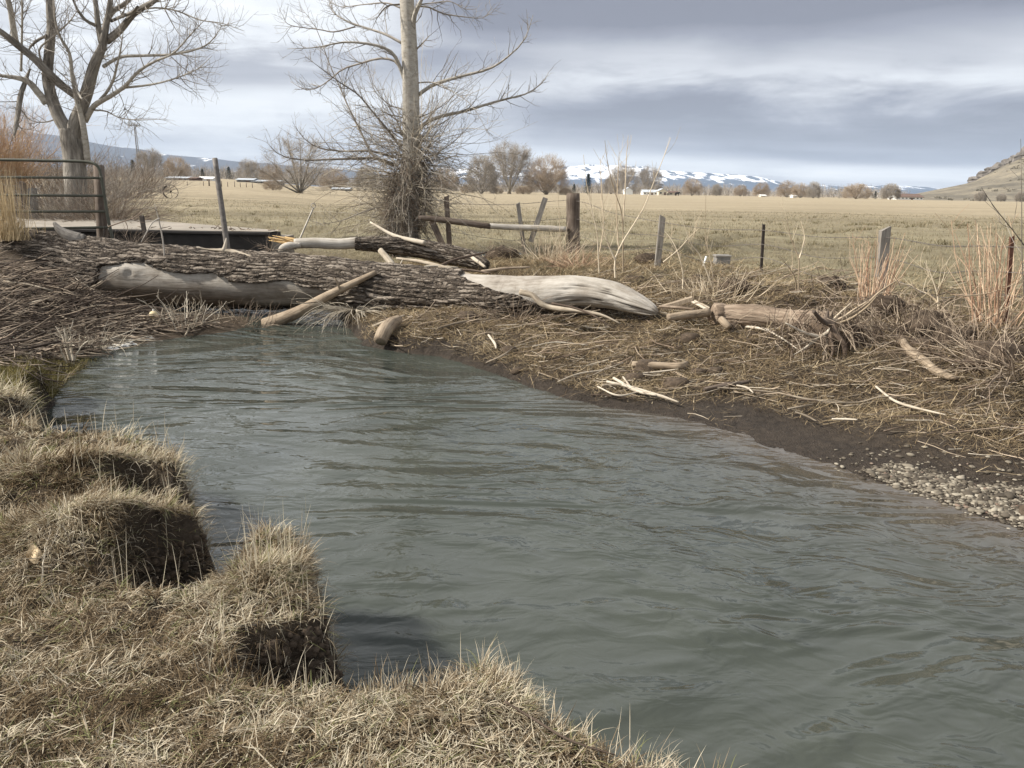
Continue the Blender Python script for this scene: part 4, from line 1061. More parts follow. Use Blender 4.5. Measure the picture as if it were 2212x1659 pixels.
# shade painted into the log's lower half, mixed with brown earth blotches
shade_stain = (1 - sst(PXl, 820, 1000))[:, None] * (1 - sst(th[None] + 0 * rr - 2 * math.pi * (th[None] > math.pi), -.48, .14)) * (0.8 + 1.6 * wrapn(.9, 3, 71, 4, th, Ll))
sw, n, b = material('weathered_log_wood')
lvn = attr(n, 'lv', 'Vector'); f = n.noise(n.scale(lvn, (1, 1, .07)), 34, 6, .7, .5); f2 = n.noise(lvn, 2.2, 5, .65); f3 = n.noise(n.scale(lvn, (1, 1, .25)), 7, 6, .75, .8)
c = n.ramp(n.m('ADD', n.m('MULTIPLY', f, .20), n.m('ADD', n.m('MULTIPLY', f2, .48), n.m('MULTIPLY', f3, .42))), [(.36, (.09, .075, .06)), (.46, (.23, .20, .165)), (.56, (.34, .31, .268)), (.70, (.46, .43, .385))])
c = n.mix(attr(n, 'crack'), c, (.06, .048, .038))
c = n.mix(attr(n, 'shade_stain'), c, n.ramp(f, [(.3, (.06, .048, .036)), (.7, (.17, .135, .10))]))
n.put(b.inputs['Base Color'], c); b.inputs['Roughness'].default_value = .85
bump(n, b, n.m('ADD', n.m('MULTIPLY', f, .7), n.m('MULTIPLY', f3, .4)), .7, .02)
mk('bare_wood', V.reshape(-1, 3), [Qd], sw, lt, True, {'lv': lv, 'shade_stain': np.clip(shade_stain, 0, 1).ravel(), 'crack': np.clip((wend * .9 + .25) * np.exp(-(wrapn(.35, 7, 30, 3, th, Ll) / .012) ** 2) * sst(wrapn(.8, 2, 37, 2, th, Ll), -.05, .12), 0, 1).ravel()})
# bark shell
NB = 210
th = np.arange(NB) * 2 * math.pi / NB
tsg = np.where(th > math.pi, th - 2 * math.pi, th)
ew = .16 * wrapn(1.5, 5, 81, 4, th, Ll) * 3.0
ub = np.interp(PXl, [235, 265, 300, 350, 400, 480, 560, 640, 720, 790, 830], [-1.7, .42, .48, .62, .35, .22, .12, .02, -.15, -.6, -1.7])[:, None]
bare1 = (tsg[None] < ub + ew * 1.1) & (tsg[None] > -1.7 + ew) & (PXl[:, None] > 240) & (PXl[:, None] < 830)
lb = np.interp(PXl, [985, 1005, 1060, 1100, 1125, 1150, 1175, 1200, 1260, 1330], [2.2, 1.05, .62, .40, .30, -.15, -.45, -.65, -1.0, -1.8])[:, None]
bare2 = (tsg[None] > lb + ew * .8) & (PXl[:, None] > 990) | (PXl[:, None] > 1335)
thick = np.interp(PXl, [-70, 800, 1150, 1300], [.065, .058, .05, .03])[:, None]
def ridges(n, th, L, seed, wl=1.0):
    u = n * th[None] / (2 * math.pi) + 2.4 * wrapn(.5 * wl, 2.6, seed, 3, th, L) + 1.5 * wrapn(2.6 * wl, 7, seed + 3, 3, th, L)
    tri = 1 - np.abs(2 * (u - np.floor(u)) - 1)                      # 0 in a furrow, 1 on a ridge
    pr = sst(tri, .02, .62)
    u2 = L[:, None] * 1.7 * wl + 9 * vnoise(np.floor(u) * 3.7 + 0 * L[:, None], 0 * u, seed + 7) + .5 * wrapn(4, 8, seed + 5, 2, th, L)
    cr = sst(1 - np.abs(2 * (u2 - np.floor(u2)) - 1), .0, .07)       # cross cracks end the plates
    return np.clip(pr * (.58 + .42 * cr), 0, 1)
rb0 = Rl[:, None] * (1 + .10 * wrapn(.7, 1.2, 2, 3, th, Ll)) + thick
rdg_ = ridges(27, th, Ll, 91)
rgh = wrapn(7, 30, 99, 3, th, Ll)
rb = rb0 - thick * .25 + thick * (.42 * rdg_ + .75 * rgh + .6 * wrapn(2.0, 9, 95, 3, th, Ll))
rb = np.where(bare1 | bare2, np.minimum(rb0 - thick - .03, Rl[:, None] * .93 - .01), rb)
rb = np.maximum(rb, .004)
V = Pl[:, None] + A[:, None] * (np.cos(th)[None, :, None] * rb[..., None]) + B[:, None] * (np.sin(th)[None, :, None] * rb[..., None])
ii = (np.arange(NR - 1)[:, None] * NB + np.arange(NB)[None]).ravel(); jj = (np.arange(NR - 1)[:, None] * NB + (np.arange(NB) + 1)[None] % NB).ravel()
Qd = np.stack([ii, jj, jj + NB, ii + NB], -1)
Bf = (bare1 | bare2).ravel(); Qd = Qd[~(Bf[Qd].all(1))]
used = np.unique(Qd); remap = -np.ones(NR * NB, int); remap[used] = np.arange(len(used))
lv = np.stack([np.cos(th)[None] * rb, np.sin(th)[None] * rb, np.repeat(Ll[:, None], NB, 1)], -1).reshape(-1, 3)
bkm, n, b = material('log_bark')
lvn = attr(n, 'lv', 'Vector'); f = n.noise(n.scale(lvn, (1, 1, .15)), 30, 6, .7, .5); f2 = n.noise(lvn, 2.0, 4, .6)
rdg = attr(n, 'ridge')
wv = n.node('ShaderNodeVectorMath', operation='MULTIPLY_ADD'); n.l.new(n.noise(lvn, 5.0, 4, .6, 0, 1), wv.inputs[0]); wv.inputs[1].default_value = (.13, .13, .8); n.l.new(lvn, wv.inputs[2])
vo = n.node('ShaderNodeTexVoronoi', feature='DISTANCE_TO_EDGE'); n.l.new(n.scale(wv.outputs[0], (1, 1, .075)), vo.inputs['Vector']); vo.inputs['Scale'].default_value = 17.0
pl2 = n.ss(vo.outputs['Distance'], .0, .26)
s = n.m('ADD', n.m('MULTIPLY', f, .54), n.m('ADD', n.m('MULTIPLY', pl2, .24), n.m('ADD', n.m('MULTIPLY', rdg, .16), n.m('MULTIPLY', f2, .14))))
n.put(b.inputs['Base Color'], n.ramp(s, [(.28, (.014, .011, .009)), (.43, (.062, .049, .038)), (.60, (.165, .135, .106)), (.82, (.33, .285, .235))]))
b.inputs['Roughness'].default_value = .9; bump(n, b, n.m('ADD', n.m('MULTIPLY', f, .5), n.m('MULTIPLY', pl2, .9)), 1.0, .05)
ridgev = np.clip(rdg_ * .85 + rgh * .6 + .5 * wrapn(.8, 2, 77, 3, th, Ll), 0, 1)
mk('bark', V.reshape(-1, 3)[used], [remap[Qd]], bkm, lt, True, {'lv': lv[used], 'ridge': ridgev.ravel()[used]})

def bark_tube(P, rs, n, depth, name, mat, parent, seed, sides=96, wl=1.0):
    P = resample(np.array(P), 220); m = len(P); T, A, B = frames(P)
    r = np.interp(np.linspace(0, 1, m), np.linspace(0, 1, len(rs)), rs); L = np.concatenate([[0], np.cumsum(np.linalg.norm(np.diff(P, axis=0), axis=1))])
    th = np.arange(sides) * 2 * math.pi / sides
    rd = ridges(n, th, L, seed, wl)
    rr = r[:, None] * (1 + .22 * wrapn(.9, 1.2, seed + 1, 3, th, L)) + depth * .5 * (rd - .6) + depth * .6 * wrapn(8, 24, seed + 2, 2, th, L)
    V = P[:, None] + A[:, None] * (np.cos(th)[None, :, None] * rr[..., None]) + B[:, None] * (np.sin(th)[None, :, None] * rr[..., None])
    ii = (np.arange(m - 1)[:, None] * sides + np.arange(sides)[None]).ravel(); jj = (np.arange(m - 1)[:, None] * sides + (np.arange(sides) + 1)[None] % sides).ravel()
    lv = np.stack([np.cos(th)[None] * rr, np.sin(th)[None] * rr, np.repeat(L[:, None], sides, 1)], -1).reshape(-1, 3)
    V = np.vstack([V.reshape(-1, 3), P[:1], P[-1:]]); lv = np.vstack([lv, [[0, 0, 0], [0, 0, L[-1]]]]); k = np.arange(sides); k2 = (k + 1) % sides
    caps = np.vstack([np.stack([np.full(sides, m * sides), k2, k], -1), np.stack([np.full(sides, m * sides + 1), (m - 1) * sides + k, (m - 1) * sides + k2], -1)])
    return mk(name, V, [np.stack([ii, jj, jj + sides, ii + sides], -1), caps], mat, parent, True, {'lv': lv, 'ridge': np.concatenate([np.clip(rd * .85 + .1, 0, 1).ravel(), [.2, .2]])})

# ------------------------------------------------------------------ branches and driftwood as single things
def stick(name, label, cat, pts, rs, mat, sides=8, rough=.15, group=None, n=None, extra=None, flat=1.0):
    """pts: world points"""
    P = resample(np.array(pts), n or max(8, 5 * len(pts)))
    tb = TB(); tb.tube(P, rs, sides, None, rough, flat)
    for (q, r2) in (extra or []): tb.tube(resample(np.array(q), 7), r2, max(5, sides - 2), None, rough)
    lo = P[np.argmin(P[:, 2])]
    return tag(tb.build(name, mat, None, lo), label, cat, group)
def gl(pts, lift=0.0, tilt=None):
    """pixel points dropped onto the ground, lifted a little"""
    out = []
    for k, p in enumerate(pts):
        q = G(p[0], p[1]).copy(); q[2] += lift if np.ndim(lift) == 0 else lift[k]; out.append(q)
    return out
def dl(pts): return [dp(a, b_, c_) for a, b_, c_ in pts]
stick('leaning_pole_log', 'smooth bare pole log leaning from the water up onto the great fallen log', 'log', dl([(572, 701, 12.2), (640, 676, 12.12), (720, 633, 12.0), (812, 588, 11.98)]), [.10, .098, .085, .06, .035], M['wood_tan'], 14, .12,
      extra=[(dl([(735, 626, 11.95), (727, 606, 11.9), (722, 600, 11.9)]), [.02, .008]), (dl([(690, 650, 12.0), (660, 655, 11.9), (640, 652, 11.85)]), [.014, .006])])
stick('white_branch', 'curving white barkless branch resting against the bare end of the great log', 'branch', dl([(1124, 631, 10.75), (1150, 638, 10.65), (1169, 656, 10.55), (1191, 664, 10.5), (1239, 671, 10.3), (1281, 676, 10.15), (1309, 684, 10.05), (1340, 699, 9.95)]), [.042, .04, .038, .034, .026, .018, .01], M['stick_pale'], 9, .1)
stick('crossing_branch', 'thin brown forked branch lying across the white branch', 'branch', dl([(1192, 655, 10.35), (1240, 665, 10.2), (1275, 678, 10.05), (1300, 693, 9.95), (1320, 706, 9.9)]), [.016, .014, .012, .01, .006], M['stick'], 6)
# second log behind
P0 = dl([(636, 526, 15.3), (680, 525, 15.35), (730, 527, 15.4), (772, 524, 15.45)])
lt2 = thing('broken_log', 'second fallen trunk behind the great log with a freshly splintered end', 'log', P0[0] * [1, 1, 0] + [0, 0, .8])
tb = TB(); tb.tube(resample(np.array(P0), 24), [.095, .10, .105, .115], 18, None, .22); tb.build('bare_wood', M['wood_bare'], lt2)
bark_tube(dl([(768, 526, 15.45), (843, 530, 15.5), (907, 537, 15.5), (965, 549, 15.4), (1015, 560, 15.2), (1052, 575, 15.0)]), [.13, .17, .19, .20, .17, .10], 15, .03, 'bark', bkm, lt2, 13)
tb = TB()
for k in range(46):
    a, r0 = rg.uniform(0, 6.28), rg.uniform(0, .085) ; p = P0[0] + np.array([0.06, math.cos(a) * r0, math.sin(a) * r0])
    e = dp(rg.uniform(578, 618), 515 + (p[2] - P0[0][2]) * -85 + rg.uniform(-4, 4), 15.3)
    tb.tube(resample(np.array([p, (p + e) / 2, e]), 5), [.02, .018, .004], 4, None, .2)
tb.build('splintered_end', M['wood_fresh'], lt2)
stick('branch_stub', 'thick short pale branch stub under the splintered end of the second log', 'branch', dl([(606, 545, 15.1), (612, 536, 15.1), (628, 531, 15.15), (650, 530, 15.2)]), [.05, .075, .08, .05], M['wood_bare'], 10)
# jam of sticks between the two logs
for pts, rs, mt_, lab in [
    ([(822, 541, 13.3), (838, 560, 13.1), (856, 583, 12.9)], [.05, .055, .045], 'stick_pale', 'thick pale branch stub standing between the two fallen trunks'),
    ([(857, 558, 13.4), (907, 565, 13.0), (955, 577, 12.6), (1022, 596, 12.2)], [.02, .03, .035, .025], 'stick_pale', 'long pale knobbly branch running down behind the great log'),
    ([(948, 577, 13.0), (983, 561, 13.2), (1052, 545, 13.6)], [.035, .025, .012], 'stick', 'grey forked branch pointing up to the right behind the great log'),
    ([(1020, 556, 13.8), (1036, 568, 13.4), (1048, 577, 13.2)], [.03, .03, .02], 'stick_pale', 'short pale branch slanting down at the end of the second log'),
    ([(800, 577, 12.9), (840, 580, 12.8), (862, 573, 12.8), (870, 560, 12.85)], [.012, .014, .012, .006], 'stick_pale', 'thin curved white twig on top of the great log'),
    ([(1040, 587, 12.4), (1090, 580, 12.5), (1145, 577, 12.6)], [.025, .022, .012], 'stick', 'dark branch lying behind the start of the bare white wood'),
    ([(925, 590, 12.3), (1000, 583, 12.5), (1060, 590, 12.3)], [.018, .02, .012], 'stick', 'brown branch lying low behind the bark of the great log'),
    ([(870, 588, 12.4), (930, 575, 12.6), (990, 578, 12.7)], [.014, .018, .01], 'stick_pale', 'pale stick crossing the long knobbly branch'),
    ([(800, 480, 16.0), (850, 508, 15.6), (895, 520, 15.3), (918, 525, 15.2)], [.02, .035, .045, .05], 'stick_pale', 'bent pale root branch lying against the foot of the tall cottonwood'),
]:
    stick('dead_branch', lab, 'branch', dl(pts), rs, M[mt_], 8, .2)
# on top of the great log
stick('driftwood_shard', 'jagged grey driftwood shard standing on the left end of the great log', 'driftwood', dl([(117, 481, 13.75), (130, 497, 13.7), (150, 510, 13.7), (172, 517, 13.72), (184, 516, 13.74)]), [.025, .07, .11, .12, .09], M['wood_grey'], 10, .5,
      extra=[(dl([(138, 514, 13.65), (146, 512, 13.68), (160, 516, 13.7)]), [.01, .04, .05])])
stick('antler_branch', 'small forked pale stub with a long twig on the great log beside the leaning pole', 'branch', dl([(425, 534, 13.2), (450, 539, 13.15), (482, 541, 13.1), (508, 545, 13.05), (545, 555, 12.85)]), [.008, .014, .035, .04, .02], M['stick_pale'], 8, .3,
      extra=[(dl([(484, 541, 13.1), (487, 528, 13.1), (489, 514, 13.1)]), [.045, .03, .008])])
stick('dead_sapling', 'thin dead sapling standing up from the great log left of the leaning pole', 'sapling', dl([(356, 562, 13.1), (352, 520, 13.1), (344, 480, 13.1), (334, 440, 13.1)]), [.014, .013, .011, .004], M['twig_grey'], 6, .1,
      extra=[(dl([(345, 472, 13.1), (330, 480, 13.0), (318, 500, 12.95), (305, 523, 12.9)]), [.012, .011, .01, .006]), (dl([(339, 455, 13.1), (325, 448, 13.1), (310, 452, 13.2)]), [.006, .003])])
stick('thorny_branch', 'wiry dead branch arching from the gate post over the bridge edge', 'branch', dl([(234, 490, 13.9), (262, 480, 13.8), (290, 470, 13.7), (310, 455, 13.7)]), [.012, .01, .008, .003], M['twig_brown'], 5, .1,
      extra=[(dl([(270, 477, 13.8), (276, 492, 13.8), (272, 508, 13.8)]), [.008, .004]), (dl([(285, 472, 13.7), (305, 480, 13.7), (330, 478, 13.7)]), [.008, .003])])
# right bank wood
lt3 = thing('shore_log', 'smooth brown log with a torn end lying on the far bank beside the root stump', 'log', G(1650, 705))
rl = 10.1
bark_tube(dl([(1536, 679, 9.95), (1548, 678, 9.95), (1562, 680, 9.95), (1640, 684, 9.75), (1720, 692, 9.5), (1798, 692, 9.3)]), [.05, .14, .15, .135, .15, .12, .125, .10], 9, .016, 'trunk', M['wood_brown'], lt3, 17, 64)
tb = TB(); tb.tube(resample(np.array(dl([(1558, 690, 9.75), (1566, 698, 9.65), (1576, 708, 9.6)])), 8), [.045, .045, .035], 9, None, .1); tb.build('branch_stub', M['wood_tan'], lt3)
stick('small_log', 'short pale log end beside the torn end of the brown shore log', 'log', dl([(1442, 686, 9.75), (1480, 681, 9.8), (1532, 675, 9.9)]), [.04, .055, .05], M['wood_tan'], 10)
tb = TB(); q = dp(1462, 655, 10.2); tb.box(q, .42, .16, .05, np.array(Matrix.Rotation(.35, 3, 'Y') @ Matrix.Rotation(.2, 3, 'Z')).T); tag(tb.build('plank', M['wood_tan'], None, q, False), 'short weathered plank propped on debris right of the white log tip', 'plank')
stick('flat_board', 'thin flat brown board lying under the propped plank', 'plank', dl([(1424, 662, 10.1), (1460, 664, 10.05), (1500, 668, 9.95)]), [.03, .045, .03], M['wood_brown'], 8, .1, flat=.5)
def gs(lab, pts, rs, mat='stick_pale', name='drift_stick', lift=.065, cat='stick', **kw):
    return stick(name, lab, cat, gl(pts, lift), rs, M[mat], 7, .15, **kw)
gs('long pale stick slanting from the small log past the stub of the shore log', [(1480, 655), (1520, 676), (1560, 697), (1600, 715), (1650, 724), (1690, 745), (1725, 770)], [.016, .02, .02, .018, .016, .01, .005])
gs('paired pale stick beside the long one over the small log', [(1500, 662), (1530, 680), (1556, 696)], [.014, .016, .012], lift=.07)
gs('smooth light tan log piece with a branched end lying on the muddy shore', [(1365, 804), (1400, 806), (1440, 808), (1468, 807), (1482, 800)], [.036, .042, .04, .045, .025], 'wood_tan', 'log_piece', .085, 'log', extra=[(gl([(1455, 808), (1468, 816), (1480, 820)], .03), [.02, .008])])
drift = gs('thick curved driftwood branch sliding down the weedy bank at the right', [(1918, 738), (1946, 744), (1959, 765), (1994, 790), (2020, 814), (2048, 826), (2070, 829)], [.03, .045, .048, .05, .045, .035, .012], 'wood_tan', 'driftwood', .05, 'driftwood')
for k, (pts, r) in enumerate([([(1310, 838), (1360, 850), (1420, 866)], .016), ([(1325, 830), (1372, 857), (1418, 868)], .02), ([(1300, 846), (1340, 845), (1400, 862)], .013), ([(1345, 828), (1362, 850), (1378, 862)], .012), ([(1400, 862), (1430, 872), (1465, 883)], .016), ([(1290, 850), (1335, 868), (1385, 858)], .01)]):
    gs(['longest bleached stick of the bundle at the water edge', 'thickest bleached stick of the bundle at the water edge', 'lowest thin stick of the bundle at the water edge', 'steep short stick of the bundle at the water edge', 'bleached stick pointing from the bundle towards the water', 'curved stick lying under the bundle at the water edge'][k], pts, [r * .8, r, r * .5])
for lab, pts, r in [
    ('curved pale stick on the debris bank above the dark mud', [(1205, 838), (1250, 820), (1300, 812), (1345, 796)], .012),
    ('pale stick near the rounded stump on the debris bank', [(1050, 795), (1085, 780), (1110, 762)], .012),
    ('white split stick on the dark mud', [(1590, 846), (1612, 853), (1626, 862)], .012),
    ('straight pale stick lying on the wet mud', [(1700, 898), (1735, 892), (1755, 888)], .012),
    ('crooked pale stick on the mud near the pebbles', [(1716, 906), (1740, 913), (1762, 925)], .012),
    ('long bent branch reaching across the litter at the right', [(1530, 850), (1660, 862), (1760, 880), (1845, 885), (1900, 872), (1960, 876)], .011),
    ('forked pale stick on the litter above the pebble bar', [(1890, 850), (1930, 880), (1980, 897), (2040, 912)], .014),
    ('thin white stick lying level in the weeds at the right edge', [(2120, 755), (2160, 757), (2195, 760)], .010),
    ('small straight stick lying on mud below the forked pale stick', [(1795, 920), (1820, 921), (1850, 922)], .011),
    ('dark flat board at the edge of the dark mud', [(1520, 855), (1570, 845), (1620, 838)], .03),
    ('pale stick under the smooth tan log piece', [(1380, 822), (1420, 818), (1465, 810)], .012),
    ('straw coloured stick left of the smooth tan log piece', [(1150, 760), (1200, 752), (1270, 757)], .011),
    ('long stick along the top of the debris bank below the great log', [(945, 722), (1000, 706), (1060, 700)], .018),
    ('short stick with dark end on the debris bank', [(1055, 735), (1068, 752), (1072, 765)], .018),
]:
    gs(lab, pts, [r * .7, r, r * .5], 'wood_dark' if 'dark flat' in lab else 'stick_pale')
# root stump
YS = 8.75
st = thing('root_stump', 'upturned root stump with hanging roots and long pale stems on the far bank', 'stump', G(1800, 790))
def crop4(pts, Y=YS, dY=0): return dl([(1415.7 + .24 * a, 575.1 + .24 * b_, Y + dY * k / len(pts)) for k, (a, b_) in enumerate(pts)])
tb = TB(); c0 = dp(1800, 718, YS + .15); nn = 14
for k in range(3):
    pass
V, F = [], []
for i in range(15):
    ph = math.pi * i / 14
    for j in range(24):
        a = 2 * math.pi * j / 24
        r0 = 1 + .9 * float(fbm(np.array([3 * math.sin(ph) * math.cos(a) + 5]), np.array([3 * math.cos(ph) + 2 * math.sin(a) * math.sin(ph)]), 8, 4)[0])
        V.append(c0 + np.array([math.sin(ph) * math.cos(a) * .36 * r0, math.sin(ph) * math.sin(a) * .27 * r0, math.cos(ph) * .34 * r0 - .20]))
for i in range(14):
    for j in range(24): F.append([i * 24 + j, i * 24 + (j + 1) % 24, i * 24 + 24 + (j + 1) % 24, i * 24 + 24 + j])
tb.raw(V, F); dirt_m = plain_mat('root_dirt', (.085, .062, .043), .95, 0, .5, 18); tb.build('earth_clump', dirt_m, st)
for pts, rs, dY, nm, mt_ in [
    ([(1590, 500), (1620, 600), (1700, 720), (1695, 880)], [.03, .036, .03, .012], -.3, 'root', 'stick'), ([(1590, 550), (1575, 640), (1600, 760), (1550, 870)], [.022, .022, .018, .008], -.35, 'root', 'stick'),
    ([(1600, 540), (1500, 490), (1425, 405)], [.03, .026, .02], -.2, 'root', 'wood_dark'), ([(1600, 520), (1545, 480), (1558, 395)], [.05, .04, .008], .0, 'root', 'wood_dark'),
    ([(1585, 570), (1500, 630), (1390, 615), (1300, 580), (1170, 510)], [.03, .025, .02, .015, .006], -.2, 'root', 'stick_pale'), ([(1580, 580), (1450, 660), (1340, 740), (1240, 800)], [.02, .015, .01, .004], -.3, 'root', 'stick_pale'),
    ([(1610, 560), (1480, 640), (1250, 720)], [.015, .012, .004], -.3, 'root', 'stick_pale'), ([(1560, 640), (1530, 760), (1500, 900)], [.02, .015, .008], -.3, 'root', 'stick'), ([(1640, 560), (1760, 620), (1800, 760)], [.02, .015, .006], -.2, 'root', 'stick'),
    ([(1590, 500), (1720, 460), (1880, 360), (2020, 230), (2230, 90)], [.014, .014, .013, .011, .005], .2, 'stem', 'sapling'), ([(1600, 500), (1700, 450), (1800, 380), (1900, 320)], [.012, .011, .01, .004], .1, 'stem', 'sapling'),
    ([(1620, 520), (1760, 470), (1900, 370), (1990, 270)], [.012, .012, .010, .004], -.1, 'stem', 'sapling'), ([(1590, 490), (1660, 420), (1760, 330)], [.012, .01, .004], .3, 'stem', 'sapling')]:
    tb = TB(); tb.tube(resample(np.array(crop4(pts, YS - .1, dY)), 18), rs, 7, None, .25); tb.build(nm, M[mt_], st)
tb = TB()
for k in range(900):
    p = c0 + rg.normal(0, .24, 3) * [1.5, 1, 1] - [0, 0, .06]; tb.tube(arc(p, rg.normal(0, .8, 3) + [0, -.7, -.7], rg.uniform(.12, .5), 5, .25, -.16, rg), [.005, .002], 3, None, cap=False)
tb.build('rootlets', M['stick'], st)
# stub of a sunken log at the water edge
yst = on_ground(820, 738, 5, 16)[1]
stick('sunken_log_end', 'rounded pale butt of a sunken log at the tip of the debris bank', 'log', dl([(862, 690, yst + .22), (845, 700, yst + .08), (830, 716, yst - .10), (820, 738, yst - .22)]), [.06, .09, .105, .09], M['wood_tan'], 16, .35)
stick('drift_stick', 'light stick with a curled stub above the sunken log butt', 'stick', dl([(806, 706, 10.95), (826, 697, 10.9), (850, 690, 10.85), (874, 681, 10.9)]), [.03, .022, .018, .012], M['stick_pale'], 7, .2)

# ------------------------------------------------------------------ gate, bridge, fence
gpb = dp(222, 522, 14.5)
po = TB(); zb = float(gpb[2]); top = dp(213, 357, 14.6)
po.tube(np.array([gpb - [0, 0, .35], gpb, (gpb + top) / 2, top]), [.095, .095, .09, .09], 10, .5, .03)
tag(po.build('gate_post', M['wood_dark'], None, gpb), 'thick dark brown post holding the hinge end of the metal gate', 'post')
gt = thing('farm_gate', 'dark green tubular metal farm gate with six rails', 'gate', dp(100, 515, 14.3))
def rail(pts, r, nm='rail'): tb = TB(); tb.tube(resample(np.array(dl(pts)), 14), r, 8, .5); tb.build(nm, M['gate_paint'], gt)
Yg = 14.35; Yl = 14.2
rail([(-420, 340, Yl - .1), (0, 345, Yl), (100, 347, Yl + .05), (180, 349, Yg), (204, 354, Yg), (215, 366, Yg), (219, 382, Yg), (224, 420, Yg), (231, 470, Yg), (241, 524, Yg)][:6] + [(219, 390, Yg)], .026, 'top_rail')
rail([(218, 380, Yg), (226, 425, Yg), (233, 470, Yg), (246, 527, Yg)], .026, 'end_post')
for y0, y1, x1 in [(383, 384.5, 222), (421.5, 423, 226), (457, 457, 231), (494.5, 491, 236), (530, 522, 242)]:
    rail([(-420, y0 - (y1 - y0), Yl - .1), (0, y0, Yl), (x1, y1, Yg)], .022)
tb = TB()
for k in range(16):
    q = dp(225 + .6 * math.sin(k), 488 + k * 2.0, Yg - .05); tb.tube(np.array([q, q + [.012 * (-1) ** k, 0, -.028]]), .008, 5)
tb.build('chain', M['steel_dark'], gt)
# bridge
bz = 1.18
a = gp(585, 501, bz); bY = a[1]; bk = gp(300, 474, bz)[1]
br = thing('bridge', 'flat concrete farm bridge with a dark side girder behind the great log', 'bridge', (a[0] - 3, bY, 0))
x0, x1 = -30.0, a[0]
tb = TB()
nxs = 40; V = []; xl = gp(300, 474, bz)[0]
xs = np.linspace(x0, x1, nxs)
def backY(x): return np.interp(x, [x0, xl, x1], [bk + 1.0, bk, bY + .7])
for f_ in (.0, .25, .65, 1.0):
    for x in xs: V.append((x, bY + .06 + f_ * (backY(x) - bY - .06), bz + .012 * float(fbm(np.array([x * 1.3]), np.array([f_ * 5.3]), 4, 3)[0])))
q_ = [[j * nxs + i, j * nxs + i + 1, (j + 1) * nxs + i + 1, (j + 1) * nxs + i] for j in range(3) for i in range(nxs - 1)]
tb.raw(V, q_); tb.build('deck_surface', M['concrete'], br)
tb = TB(); V = []
for zz_ in (bz - .03, bz - .30):
    V += [(x0, bY + .06, zz_), (x1, bY + .06, zz_), (x1, bY + .69, zz_), (xl, bk - .02, zz_), (x0, bk + .98, zz_)]
tb.raw(V, [[i, (i + 1) % 5, 5 + (i + 1) % 5, 5 + i] for i in range(5)], [[0, 1, 2], [0, 2, 3], [0, 3, 4], [7, 6, 5], [8, 7, 5], [9, 8, 5]]); tb.build('deck_slab', M['bridge_side'], br, None, False)
tb = TB(); tb.box(((x0 + x1) / 2, bY - .02, bz - .25), x1 - x0, .14, .48); tb.box(((x0 + x1) / 2, bY - .10, bz - .47), x1 - x0, .16, .05); tb.box(((x0 + x1) / 2, bY - .10, bz - .03), x1 - x0, .14, .04); tb.build('girder', M['bridge_side'], br, None, False)
tb = TB(); tb.box((x1 + .06, bY + .5, bz - .66), .26, 1.0, 1.1); tb.build('abutment', M['concrete'], br, None, False)
tb = TB()
for k in range(34):
    q = np.array([rg.normal(-6.3, .8), bY + rg.uniform(.15, .9), bz + .02]); tb.tube(arc(q, (rg.normal(), rg.normal(), .05), rg.uniform(.04, .2), 4, .3, 0, rg), [.010, .004], 4, None)
tag(tb.build('deck_litter', M['stick']), 'scraps of wood and mud left on the bridge deck', 'debris', None, 'stuff')
def post(lab, p0, p1, r, mat, sides=8, name='fence_post', rough=.06, square=False, sink=.3, cat='post', split=False):
    p0 = np.array(p0); p1 = np.array(p1); d = unit(p0 - p1)
    tb = TB()
    if square:
        L = np.linalg.norm(p1 - p0) + sink; zax = unit(p1 - p0); xax = unit(np.cross([0, 1, 0], zax)); yax = np.cross(zax, xax)
        V = []
        for k in range(7):
            t_ = k / 6; c_ = p0 + d * sink * (1 - t_) * 1.0 + (p1 - p0) * t_
            for sx, sy in ((-1, -1), (1, -1), (1, 1), (-1, 1)): V.append(c_ + xax * sx * r[0] * .87 * (1 + rg.uniform(-.07, .07)) + yax * sy * r[1] * .87 * (1 + rg.uniform(-.07, .07)) + (zax * rg.uniform(-.03, .05) if k == 6 else 0))
        F = [[k * 4 + i, k * 4 + (i + 1) % 4, k * 4 + 4 + (i + 1) % 4, k * 4 + 4 + i] for k in range(6) for i in range(4)] + [[24, 25, 26, 27]]
        tb.raw(V, F); n0 = np.array(V); tb.lv[-1] = np.stack([(n0 - p0) @ xax, (n0 - p0) @ yax, (n0 - p0) @ zax], -1)
    else:
        tb.tube(np.vstack([p0 + d * sink, resample(np.array([p0, p1]), 10)]), r, sides, None, rough)
    return tag(tb.build(name, mat, None, p0, not square), lab, cat)
post('tall thin weathered pole leaning left in front of the bridge', dp(492, 542, 13.9), dp(464, 342, 14.2), [.05, .047, .044], M['pipe_dark'], 10, 'leaning_pole', .04, sink=.1, cat='pole')
post('short dark steel stake standing on the bridge edge', dp(312, 503, 15.3), dp(306, 467, 15.35), (.04, .03), M['steel_dark'], 4, 'steel_stake', square=True, sink=.25, cat='stake')
q = dp(677, 449, 16.6)
o = post('thin pale metal rod with a loop on top leaning right before the cottonwood', dp(646, 520, 16.2), q, [.018, .017, .016], M['galv'], 7, 'metal_rod', 0, sink=.2, cat='rod')
tb = TB(); tb.tube(np.array([q + [math.cos(a) * .045, 0, .045 + math.sin(a) * .045] for a in np.linspace(-1.6, 4.6, 14)]), .010, 5); l_ = tb.build('loop', M['galv'], o); 
post('square grey block post on the far side of the bridge behind the gate', dp(72, 474, 20.5), dp(66, 408, 20.5), (.12, .12), M['conc_grey'], 4, 'block_post', square=True)
post('dark slotted post beside the grey block post behind the gate', dp(55, 472, 20.2), dp(49, 395, 20.2), (.06, .06), M['wood_dark'], 4, 'slotted_post', square=True)
bp = dp(1238, 546, 17.6)
